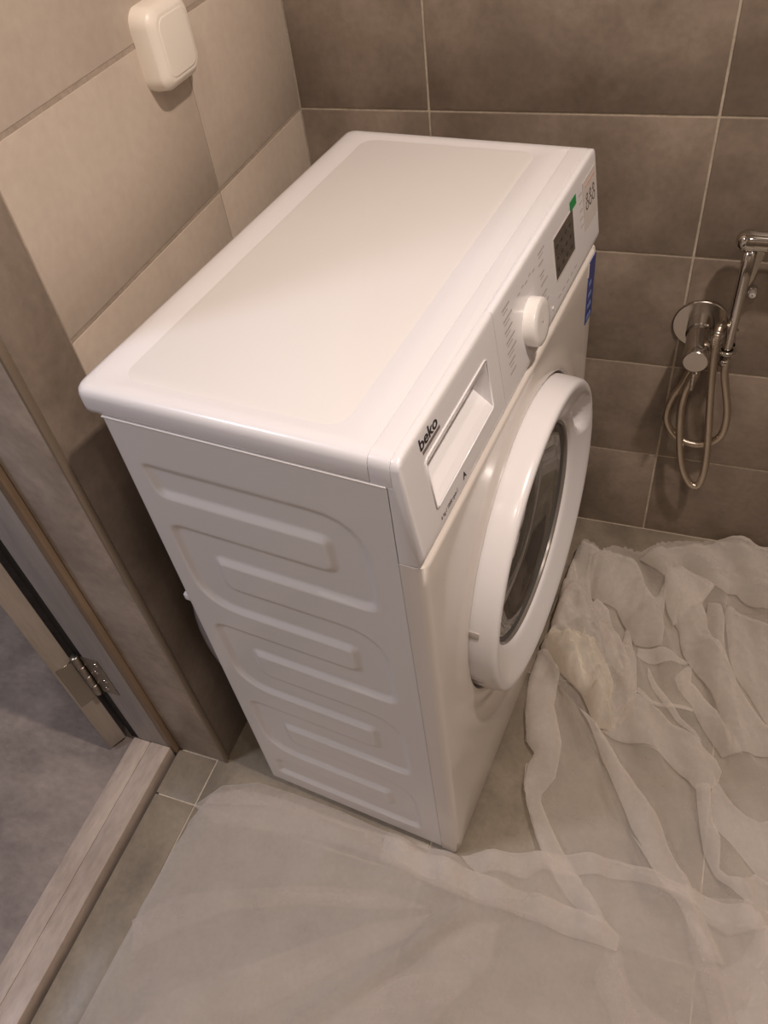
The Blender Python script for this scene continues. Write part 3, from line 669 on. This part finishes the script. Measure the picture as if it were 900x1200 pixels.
# front panel: radial mesh from the door opening out to the rounded edges
CY, CZ = .300, .444
RO = .2210
bx0, bx1, bz0, bz1 = .0100, .5900, ZB + .008, ZP - .0075
angs = [2 * pi * i / 120 for i in range(120)]
for cy_, cz_ in ((bx0, bz0), (bx1, bz0), (bx1, bz1), (bx0, bz1)): angs.append(math.atan2(cz_ - CZ, cy_ - CY) % (2 * pi))
angs = sorted(angs)
def bnd(a):
    c, s_ = cos(a), sin(a); t = 9
    if c > 1e-9: t = min(t, (bx1 - CY) / c)
    if c < -1e-9: t = min(t, (bx0 - CY) / c)
    if s_ > 1e-9: t = min(t, (bz1 - CZ) / s_)
    if s_ < -1e-9: t = min(t, (bz0 - CZ) / s_)
    return CY + c * t, CZ + s_ * t, t
loops = []
for (r, dx) in ((.10, -.024), (.2140, -.022), (RO, -.018), (RO, .0018), (RO + .0012, .0030), (RO + .003, .0036)):
    loops.append([(D + dx, CY + r * cos(a), CZ + r * sin(a)) for a in angs])
for k in range(1, 9):
    row = []
    for a in angs:
        by, bz, t = bnd(a); r = RO + .003 + min(.045, max(.004, t - RO - .004)) * k / 8
        row.append((D + .0036 * (1 - sst(RO + .006, RO + .034, r)), CY + r * cos(a), CZ + r * sin(a)))
    loops.append(row)
row = []
for k in (.5, 1.0):
    row = []
    for a in angs:
        by, bz, t = bnd(a); r0 = RO + .003 + min(.045, max(.004, t - RO - .004)); r = r0 + (t - r0) * k
        row.append((D + .0036 * (1 - sst(RO + .006, RO + .034, r)), CY + r * cos(a), CZ + r * sin(a)))
    loops.append(row)
for off, dx in ((.003, -.0005), (.0060, -.0022), (.0085, -.0050), (.0100, -.0090), (.0100, -.0265)):
    row = []
    for a in angs:
        by, bz, t = bnd(a)
        y_ = by + (off if by > bx1 - 1e-6 else -off if by < bx0 + 1e-6 else 0)
        ofz = min(off, .0072); z_ = bz + (ofz if bz > bz1 - 1e-6 else -ofz if bz < bz0 + 1e-6 else 0)
        row.append((D + dx, y_, z_))
    loops.append(row)
wpart(loft_obj('front_panel', loops, M_front, ang=50, capfirst=True, caplast=False))
# energy label at the far edge of the front panel
lb = wpart(box('energy_label', D - .0002, D + .0008, .5600, .5930, .6060, .7020, M_blue, label='dark blue label at the far edge of the front'))
for k in range(4): box('label_line', D + .0008, D + .0011, .565, .586 - .003 * k, .610 + k * .018, .616 + k * .018, M_bluel, lb)
box('label_edge', D + .0001, D + .0010, .5580, .5600, .682, .7025, M_film, lb)

# door
dt = empty('door', Vector((D, CY, CZ)) - HALF, 0, wm)
nA = 144
prof_d = [(.2165, -.016), (.2172, .000), (.2170, .012), (.2164, .024), (.2154, .0310), (.2130, .0346), (.2090, .0358), (.2030, .0348), (.1940, .0318), (.1830, .0276), (.1720, .0234), (.1640, .0202), (.1595, .0176), (.1570, .0140)]
vs, fs = [], []
fine = []
for (a, b) in zip(prof_d, prof_d[1:]):
    n = 2
    for k in range(n): fine.append((a[0] + (b[0] - a[0]) * k / n, a[1] + (b[1] - a[1]) * k / n))
fine.append(prof_d[-1])
for r, x in fine:
    for i in range(nA):
        a = 2 * pi * i / nA; dx = 0
        if x > .02:
            # grip scooped into the ring, upper far side
            t = math.degrees(a); u_ = (t - 30) / 17; v_ = (r - .187) / .017; q = u_ * u_ + v_ * v_
            if q < 1: dx = -.018 * (1 - q) ** .45
        vs.append((x + dx, r * cos(a), r * sin(a)))
for k in range(len(fine) - 1):
    for i in range(nA):
        j = (i + 1) % nA; fs.append((k * nA + i, k * nA + j, (k + 1) * nA + j, (k + 1) * nA + i))
bm = bmesh.new(); bv = [bm.verts.new(v) for v in vs]
for f in fs: bm.faces.new([bv[i] for i in f])
link('door_ring', from_bm('door_ring', bm, M_white, True, 55), dt)
lathe_obj('glass_ring', [(.010, .1582), (.0140, .1570), (.0146, .1550), (.0130, .1534), (.0090, .1528)], M_ringg, dt, n=96, cap=False)
lathe_obj('inner_ring', [(.0095, .1532), (.0100, .1510), (.0075, .1485), (.004, .1465)], M_rubber, dt, n=96, cap=False)
lathe_obj('glass', [(.0080, .1520), (.0050, .1450), (.000, .1350), (-.012, .1230), (-.016, .1080), (-.013, .0800), (-.008, .0400), (-.006, .0005)], M_glass, dt, n=96, cap=False, ang=80)
lathe_obj('glass_back', [(-.018, .1560), (-.0185, .0005)], M_rubber, dt, n=64, cap=False, label='dark drum mouth behind the glass')
# hinge slots on the near side of the ring
def slot(a_deg, wdt, x0, x1):
    a = radians(a_deg); R_ = .2172
    o = link('hinge_slot', from_bm('hinge_slot', box_bm(x0, x1, -.0012, .0012, -wdt / 2, wdt / 2, .0006, 2), M_slot_shade, True, 40), dt)
    o.location = (0, R_ * cos(a), R_ * sin(a)); o.rotation_euler = (a, 0, 0); return o
slot(168, .010, -.004, .014); slot(196, .006, -.002, .016)
# feet
for (fx_, fy_) in ((.04, .05), (.29, .05), (.04, .55), (.29, .55)):
    o = lathe_obj('foot', [(0.0045, .019), (.008, .019), (.010, .012), (.020, .012)], M_dark_matt, wm, n=24, axis='z'); o.location = Vector((fx_, fy_, 0)) - HALF

# ---------------------------------------------------------------- wall switch
sw = empty('light_switch', (XW, .4290, 1.0130)); tag(sw, 'white rounded plastic switch box on the light tiled wall above the machine', 'switch')
def sl(y0, y1, z0, z1, r, x): return [(x, y, z) for y, z in rr(y0, y1, z0, z1, r, 8)]
SY, SZ = .0425, .0430
loft_obj('housing', [sl(-SY, SY, -SZ, SZ, .018, 0), sl(-SY, SY, -SZ, SZ, .018, .006), sl(-SY + .0012, SY - .0012, -SZ + .0012, SZ - .0012, .018, .019), sl(-SY + .0022, SY - .0022, -SZ + .0022, SZ - .0022, .0175, .0212), sl(-SY + .0085, SY - .0085, -SZ + .0085, SZ - .0085, .014, .0268), sl(-SY + .0105, SY - .0105, -SZ + .0105, SZ - .0105, .013, .0274)], M_switch, sw, ang=60)
loft_obj('rocker', [sl(-SY + .0125, SY - .0125, -SZ + .0125, SZ - .0125, .012, .0270), sl(-SY + .0130, SY - .0130, -SZ + .0130, SZ - .0130, .012, .0279), sl(-SY + .0145, SY - .0145, -SZ + .0145, SZ - .0145, .011, .0282)], M_switch, sw, ang=60)

# ---------------------------------------------------------------- shower fittings on the back wall
mx = empty('shower_mixer', (.5500, YB, .5000)); tag(mx, 'chrome shower mixer with round wall plate and pin lever', 'mixer')
lathe_obj('wall_plate', [(0, .0430), (-.0035, .0430), (-.0050, .0415), (-.0055, .001)], M_chrome2, mx, n=72, axis='y', cap=False)
lathe_obj('collar', [(-.005, .0212), (-.0300, .0210), (-.0320, .0186)], M_chrome, mx, n=48, axis='y', cap=False)
lathe_obj('body', [(-.0290, .0186), (-.0780, .0186), (-.0786, .0196), (-.1010, .0196), (-.1035, .0186)], M_chrome, mx, n=48, axis='y', cap=False)
lathe_obj('end_cap', [(-.1030, .0186), (-.1042, .0176), (-.1046, .0005)], M_chrome2, mx, n=48, axis='y', cap=False)
tube('lever', [Vector((.001, -.093, -.016)), Vector((.0015, -.094, -.030)), Vector((.002, -.096, -.058))], .0032, M_chrome, mx, 16, 'thin pin lever under the end cap')
hs = empty('hand_shower', (.5935, .700, .5)); tag(hs, 'chrome hand shower standing upright in its holder right of the mixer', 'hand shower')
def rel(o, x, y, z): return Vector((x - o.location.x, y - o.location.y, z - o.location.z))
tube('handle', [rel(hs, .5935, .700, z) for z in (.470, .50, .56, .62, .665)], lambda i: .0068 + .0007 * i, M_chrome, hs, 24)
hd = lathe_obj('head', [(-.022, .001), (-.0215, .006), (-.018, .0115), (-.012, .0148), (-.004, .0155), (.002, .0155), (.0025, .0142), (.020, .0142), (.0205, .0148), (.075, .0148), (.0755, .014), (.105, .013), (.106, .001)], M_chrome, hs, n=40, axis='x', cap=False); hd.location = rel(hs, .5935, .700, .6720)
vs = []
lev = [(.6010, .6590), (.6130, .6590), (.6060, .6150), (.6015, .6020)]
vs = [tuple(rel(hs, x, .697, z)) for x, z in lev] + [tuple(rel(hs, x, .703, z)) for x, z in lev]
link('trigger', mk('trigger', vs, [(0, 1, 2, 3), (7, 6, 5, 4), (0, 4, 5, 1), (1, 5, 6, 2), (2, 6, 7, 3), (3, 7, 4, 0)], M_chrome), hs, label='flat trigger lever beside the handle')
hk = empty('shower_holder', (.598, YB, .49)); tag(hk, 'small chrome holder clip below the hand shower', 'holder')
lathe_obj('stem', [(0, .011), (-.003, .011), (-.0045, .0068), (-.036, .0068)], M_chrome, hk, n=28, axis='y', cap=False)
def ring(name, cx, cy, cz, R_, r, m, par, a0=0, a1=360):
    pth = [rel(par, cx + R_ * cos(radians(a)), cy + R_ * sin(radians(a)), cz) for a in range(a0, a1 + 1, 10)]
    return tube(name, pth, r, m, par, 12)
ring('clip', .5935, .700, .4880, .0108, .0036, M_chrome, hk, 60, 420)
tube('stem_cap', [rel(hk, .5935, .700, .462), rel(hk, .5935, .700, .472)], .0085, M_chrome, hk, 24)
pg = empty('wall_peg', (.6125, YB, .570)); tag(pg, 'small bright peg on the back wall right of the hand shower', 'peg')
lathe_obj('peg', [(0, .0070), (-.010, .0070), (-.011, .0060), (-.0115, .001)], M_chrome, pg, n=24, axis='y', cap=False)
lathe_obj('peg_tip', [(-.0115, .0048), (-.020, .0048), (-.021, .001)], M_film, pg, n=24, axis='y', cap=False)
hp = resample(catmull([Vector(p) for p in HOSE], 12), .0011)
ho = tube('shower_hose', hp, lambda i: (.0064 if i % 3 else .0052), M_hose, None, 10)
tag(ho, 'ribbed steel shower hose hanging in two loops under the mixer', 'hose')

# ---------------------------------------------------------------- dust sheet: a small cloth relaxation
# OUTL: plan outlines of the sheet and of the places where it is gathered; GROW: how much extra cloth lies there
def in_poly(px, py, poly):
    P = np.array(poly); xi, yi = P[:, 0], P[:, 1]; xj, yj = np.roll(xi, 1), np.roll(yi, 1); ins = np.zeros(px.shape, bool)
    for a, b, c, d in zip(xi, yi, xj, yj):
        if b != d: ins ^= ((b > py) != (d > py)) & (px < (c - a) * (py - b) / (d - b) + a)
    return ins
def near_poly(px, py, poly):
    P = np.array(poly); Q = np.roll(P, -1, 0); best = np.full(px.shape, 9.0); nx_ = px.copy(); ny_ = py.copy()
    for a, b in zip(P, Q):
        e = b - a; L2 = e @ e
        if L2 < 1e-12: continue
        t = np.clip(((px - a[0]) * e[0] + (py - a[1]) * e[1]) / L2, 0, 1); qx = a[0] + t * e[0]; qy = a[1] + t * e[1]; d = np.hypot(px - qx, py - qy)
        m = d < best; best[m] = d[m]; nx_[m] = qx[m]; ny_[m] = qy[m]
    return best, nx_, ny_
def relax_cloth(STEP, ITER, seed=5):
    rng = np.random.default_rng(seed)
    X = np.arange(-.13, 1.10, STEP); Y = np.arange(-.46, .742, STEP); gx, gy = np.meshgrid(X, Y)
    dx, dy = gx - D, gy; mx_ = cos(TH) * dx + sin(TH) * dy + D; my_ = -sin(TH) * dx + cos(TH) * dy
    inb = in_poly(gx, gy, OUT['base']); inn = in_poly(gx, gy, OUT['near'])
    ok = (inb | inn | ((gx > .45) & (gy < .0) & (gy > -.35))) & ~((mx_ > -.2) & (mx_ < D + .006) & (my_ > -.002) & (my_ < .62)) & (gy > -.45 + (gx + .2) * .33)
    grow = np.full(gx.shape, G_FLAT); grow[inb] = G_BASE
    for k, v in GROW.items():
        m = in_poly(gx, gy, OUT[k]); d = near_poly(gx, gy, OUT[k])[0]
        grow = np.maximum(grow, v * np.where(m, 1, np.exp(-(d / .007) ** 2)))
    # broad low waves with a direction, as a start for the buckling
    def waves(f, ang_, n=40, spread=.5):
        w_ = np.zeros(gx.shape)
        for _ in range(n):
            a = ang_ + rng.normal(0, spread); ff = f * math.exp(rng.normal(0, .35)); w_ += np.sin(2 * pi * ff * (gx * cos(a) + gy * sin(a)) + rng.uniform(0, 2 * pi))
        return w_ / math.sqrt(n)
    w1 = waves(30, .25); w2 = waves(60, .3, spread=.9); w3 = waves(12, .3)
    Z = .008 + grow * (.040 + .022 * w1 + .012 * w2 + .012 * w3) + .0016 * w3
    P = np.stack([gx, gy, np.maximum(Z, .002)], 2)
    # draw the border cells onto the outline
    nb = np.zeros(ok.shape, int)
    for s in ((0, 1), (0, -1), (1, 0), (-1, 0)): nb += np.roll(ok, s, (0, 1))
    edge = ok & (nb < 4)
    for k, other in (('base', inn), ('near', inb)):
        d, qx, qy = near_poly(gx, gy, OUT[k]); m = edge & (d < STEP * 1.1) & ~other
        P[..., 0][m] = qx[m]; P[..., 1][m] = qy[m]
    P[..., 1] = np.minimum(P[..., 1], YB - .006)
    R0 = P.copy(); R0[..., 2] = 0
    specs = []
    for (a, b, k) in ((0, 1, .5), (1, 0, .5), (1, 1, .4), (1, -1, .4), (0, 2, .18), (2, 0, .18), (0, 4, .07), (4, 0, .07), (3, 3, .05), (3, -3, .05)):
        ny, nx = ok.shape
        s0 = (slice(0, ny - a), slice(max(0, -b), nx - max(0, b))); s1 = (slice(a, ny), slice(max(0, b), nx - max(0, -b)))
        m = ok[s0] & ok[s1]
        if a % 2 == 0 and b % 2 == 0: m = m & np.roll(ok, (-(a // 2), -(b // 2)), (0, 1))[s0]
        ux_, uy_ = b / hypot(a, b), a / hypot(a, b); along = .2 + .95 * (ux_ * .94 + uy_ * .34) ** 2   # the folds run away from the camera
        L = np.linalg.norm(R0[s0] - R0[s1], axis=2) * (1 + .5 * GS * along * (grow[s0] + grow[s1]))
        specs.append((s0, s1, m[..., None], L, k))
    Vv = np.zeros_like(P); okk = ok[..., None]; hold = (np.maximum(np.clip((.12 - grow) / .12, 0, 1) * .03, edge * .12))[..., None]
    for it in range(ITER):
        Q = P + Vv; Q[..., 2] -= 2.2e-5 * (1 if it > ITER * .25 else .3)
        for rep in range(2):
            for s0, s1, m, L, k in specs:
                dd = Q[s1] - Q[s0]; l = np.sqrt((dd * dd).sum(2)) + 1e-9
                c = (k * .5 * (1 - L / l))[..., None] * dd * m
                Q[s0] += c; Q[s1] -= c
        Q[..., :2] += (R0[..., :2] - Q[..., :2]) * hold
        low = Q[..., 2] < .0022; Q[..., 2] = np.maximum(Q[..., 2], .0022)
        Q[..., :2][low] = Q[..., :2][low] * .5 + P[..., :2][low] * .5
        Q[..., 1] = np.minimum(Q[..., 1], YB - .005)
        dx, dy = Q[..., 0] - D, Q[..., 1]; lx = cos(TH) * dx + sin(TH) * dy; ly = -sin(TH) * dx + cos(TH) * dy
        hit = (lx < .004) & (ly > -.002) & (lx > -.3)
        fr = hit & (R0[..., 0] > D - .01); lx = np.where(fr, .004, lx); ly = np.where(hit & ~fr, -.002, ly)
        Q[..., 0] = D + cos(TH) * lx - sin(TH) * ly; Q[..., 1] = sin(TH) * lx + cos(TH) * ly
        Vv = (Q - P) * .90; P = np.where(okk, Q, P)
        Vv *= okk
    zz = P[..., 2]; P[..., 2] = .0022 + (zz - .0022) * SQUASH / (1 + np.maximum(0, zz - .03) * 10)
    ids = -np.ones(ok.shape, int); ids[ok] = np.arange(ok.sum())
    q = ok[:-1, :-1] & ok[:-1, 1:] & ok[1:, 1:] & ok[1:, :-1]
    F = np.stack([ids[:-1, :-1][q], ids[:-1, 1:][q], ids[1:, 1:][q], ids[1:, :-1][q]], 1)
    return P[ok], F
GROW = dict(heapA=.60, heapB=.65, A=.34, B=.36, C=.30, Dd=.30, D2=.18, E=.32, E2=.30, F=.40, G=.42, H=.30, I=.24, J=.30, K=.16, L=.35, Fa=.25, Fb=.35, Fc=.25, Q=.18, T=.42, S=.40, M=.22, N=.24)
G_FLAT, G_BASE = .012, .03
SQUASH = .75; GS = .75
s1 = empty('dust_sheet', (0, 0, 0)); tag(s1, 'thin white fleece dust sheet spread beside the washing machine and crumpled in front of it', 'dust sheet')
CV, CFA = relax_cloth(.0062, 170)
me = bpy.data.meshes.new('spread_layer'); me.from_pydata(CV.tolist(), [], CFA.tolist()); me.materials.append(M_fleece)
me.polygons.foreach_set('use_smooth', [True] * len(me.polygons)); me.update()
o = link('spread_layer', me, s1); sb = o.modifiers.new('smooth', 'SUBSURF'); sb.levels = 1; sb.render_levels = 1
RR = []
for k, (wd, h) in dict(r1=(.012, .010), r2=(.018, .008), r3=(.012, .014), r4=(.022, .010), r5=(.014, .006), r6=(.012, .012), r7=(.006, .005), r8=(.006, .005), r9=(.006, .005), ra=(.006, .005), rb=(.006, .004)).items():
    RR.append(([Vector(p) for p in RID[k]], wd, h))
_c = .012; _hg = {}
for x, y, z in CV.tolist(): 
    k = (int(x / _c), int(y / _c)); a = _hg.get(k, (0, 0)); _hg[k] = (a[0] + z, a[1] + 1)
_hg = {k: a[0] / a[1] for k, a in _hg.items()}
def ground(x, y):
    fx_, fy_ = x / _c - .5, y / _c - .5; i, j = math.floor(fx_), math.floor(fy_); u_, v_ = fx_ - i, fy_ - j
    h = lambda p, q: _hg.get((p, q), .004)
    return (h(i, j) * (1 - u_) + h(i + 1, j) * u_) * (1 - v_) + (h(i, j + 1) * (1 - u_) + h(i + 1, j + 1) * u_) * v_
def dist_seg(p, a, b):
    ab = b - a; t = max(0, min(1, (p - a).dot(ab) / max(1e-12, ab.dot(ab)))); return (p - a - ab * t).length
CRS = [(cos(a), sin(a), fr, ph, gn) for a, fr, ph, gn in ((.0, 22, .1, 1.0), (.45, 17, .4, .8), (-.5, 15, .7, .8), (1.1, 12, .25, .5), (-1.2, 13, .55, .5), (.2, 37, .9, .45))]
def sheet(name, key, m, parent, z0, puff=.008, roll=.012, amp=.003, step=.009, ridges=None, seed=0, freq=14, direc=None, smooth_n=1, fallz=0, bump_c=None):
    """a piece of thin fleece: outline in plan, filled with a fine triangle net, heights from folds"""
    out = [Vector((p[0], p[1])) for p in OUT[key]]
    for p in out: p.y = min(p.y, YB - .006)
    cm = catmull([(p.x, p.y, 0) for p in out], smooth_n, True); cm = resample(cm + [cm[0]], step * .8)[:-1]
    B = [Vector((p.x, min(p.y, YB - .005))) for p in cm]
    xs_ = [p.x for p in B]; ys_ = [p.y for p in B]
    pts = list(B); n = len(B)
    rnd = random.Random(seed)
    bnp = np.array([(p.x, p.y) for p in B])
    y = min(ys_); row = 0
    while y < max(ys_):
        x = min(xs_) + (step / 2 if row % 2 else 0)
        while x < max(xs_):
            q = np.hypot(bnp[:, 0] - x, bnp[:, 1] - y).min()
            if q > step * .55:
                # inside test
                xi_ = bnp[:, 0]; yi_ = bnp[:, 1]; xj = np.roll(xi_, 1); yj = np.roll(yi_, 1)
                c = ((yi_ > y) != (yj > y)) & (x < (xj - xi_) * (y - yi_) / np.where(yj == yi_, 1e-9, yj - yi_) + xi_)
                if c.sum() % 2: pts.append(Vector((x + rnd.uniform(-.2, .2) * step, y + rnd.uniform(-.2, .2) * step)))
            x += step
        y += step * .87; row += 1
    vo, eo, fo, *_ = geometry.delaunay_2d_cdt(pts, [], [list(range(n))], 1, 1e-5)
    dv = direc or (0.3, 1.0); L_ = hypot(*dv); dv = (dv[0] / L_, dv[1] / L_); pv = (-dv[1], dv[0])
    V = []
    for v in vo:
        d = np.hypot(bnp[:, 0] - v.x, bnp[:, 1] - v.y).min()
        s_ = 1 - math.exp(-d / roll)
        al = v.x * dv[0] + v.y * dv[1]; ac = v.x * pv[0] + v.y * pv[1]
        wv = noise.noise(Vector((ac * freq * 2.2, al * freq * .45, seed * 3.1))); wr = 1 - 2 * abs(noise.noise(Vector((ac * freq * 3.2 + 5, al * freq * .6, seed * 1.7 + 9))))
        wq = 1 - 2 * abs(noise.noise(Vector((ac * freq * 5.1 + 2, al * freq * 1.3, seed * 2.3 + 4))))
        zc = 0
        wx = v.x + .03 * noise.noise(Vector((v.x * 7, v.y * 7, seed))); wy = v.y + .03 * noise.noise(Vector((v.x * 7 + 9, v.y * 7, seed)))
        for (ca, sa, fr, ph, gn) in CRS:
            q_ = (wx * (ca * pv[0] + sa * dv[0]) + wy * (ca * pv[1] + sa * dv[1])) * fr * freq / 14 + ph + seed * 1.37
            tri = abs((q_ % 1) - .5) * 2; msk = max(0, noise.noise(Vector((v.x * 5 + ph * 9, v.y * 5, seed + ph))) + .25)
            zc += gn * tri * msk
        z = ground(v.x, v.y) + z0 * .35 + puff * s_ + amp * s_ * (wv * 1.0 + max(0, wr) ** 5 * 1.2 + max(0, wq) ** 6 * .7 + zc * 2.6)
        if bump_c:
            for (bx_, by_, br, bh) in bump_c: z += bh * math.exp(-((v.x - bx_) ** 2 + (v.y - by_) ** 2) / (br * br))
        if ridges:
            for (pl, wd, h) in ridges:
                dd = min(dist_seg(v, a, b) for a, b in zip(pl, pl[1:])); z += h * math.exp(-(dd / wd) ** 2)
        ax_, ay_ = v.x - D, v.y; lx = cos(TH) * ax_ + sin(TH) * ay_; ly = -sin(TH) * ax_ + cos(TH) * ay_
        if lx < .004 and ly > -.003:                 # keep clear of the machine
            if key == 'near' or key == 'M': ly = -.003
            else: lx = .004
        V.append((D + cos(TH) * lx - sin(TH) * ly, sin(TH) * lx + cos(TH) * ly, max(z, .0022)))
    me = mk(name, V, [tuple(f) for f in fo], m, True)
    return link(name, me, parent)

sheet('spread_layer', 'near', M_near, s1, .006, .003, .010, .0035, .0085, RR, 1, 7, (1, .25))
for key, m, z0, pf, am, dr_, sd in (
        ('V0', M_soft, .012, .004, .002, (1, -.4), 41), ('V1', M_soft, .010, .004, .002, (1, .1), 42), ('V2', M_soft, .010, .005, .002, (1, .5), 43), ('V3', M_soft, .010, .004, .002, (1, .3), 44),  # V strips: extra flat layers added to draw the ridges' light and dark bands
        ('W1', M_soft, .014, .004, .003, (.2, -1), 45), ('W2', M_soft, .016, .004, .003, (.3, -1), 46), ('W3', M_fold, .012, .005, .004, (.4, 1), 47), ('M', M_fold, .030, .005, .002, (1, -.35), 2), ('N', M_fold, .030, .005, .002, (1, .05), 3),
        ('A', M_fold, .028, .005, .003, (-.1, 1), 11), ('B', M_fold, .030, .005, .003, (.3, -1), 12), ('C', M_fold, .014, .005, .003, (1, -.4), 13),
        ('Dd', M_fold, .016, .004, .003, (.3, -1), 14), ('D2', M_fold, .012, .005, .003, (.6, -1), 15), ('E', M_fold, .018, .008, .004, (.45, -1), 16),
        ('E2', M_fold, .010, .005, .003, (.4, -1), 17), ('F', M_fold, .024, .006, .003, (.1, 1), 18), ('G', M_fold, .018, .006, .003, (0, 1), 19),
        ('H', M_fold, .024, .010, .004, (.2, 1), 20), ('I', M_fold, .018, .008, .004, (1, -.3), 21), ('J', M_fold, .034, .004, .002, (.4, 1), 22),
        ('K', M_fold, .010, .006, .004, (.5, -1), 23), ('L', M_fold, .022, .005, .003, (.1, 1), 24), ('Fa', M_fold, .010, .003, .002, (1, 0), 25),
        ('Fb', M_fold, .011, .003, .001, (.5, -1), 26), ('Fc', M_fold, .010, .003, .001, (1, 0), 27), ('Q', M_fold, .010, .005, .003, (1, -.5), 28),
        ('T', M_fold, .020, .008, .004, (.1, 1), 30), ('S', M_fold, .022, .008, .004, (.1, 1), 31), ('heapA', M_fold, .024, .012, .011, (.4, -1), 29), ('heapB', M_pile, .032, .022, .020, (.5, -1), 32)):
    sheet('fold' if key[:4] != 'heap' else 'gathered_pile', key, m, s1, z0, pf, .006, am, .0052, None, sd, 16 if key[:4] != 'heap' else 22, dr_)
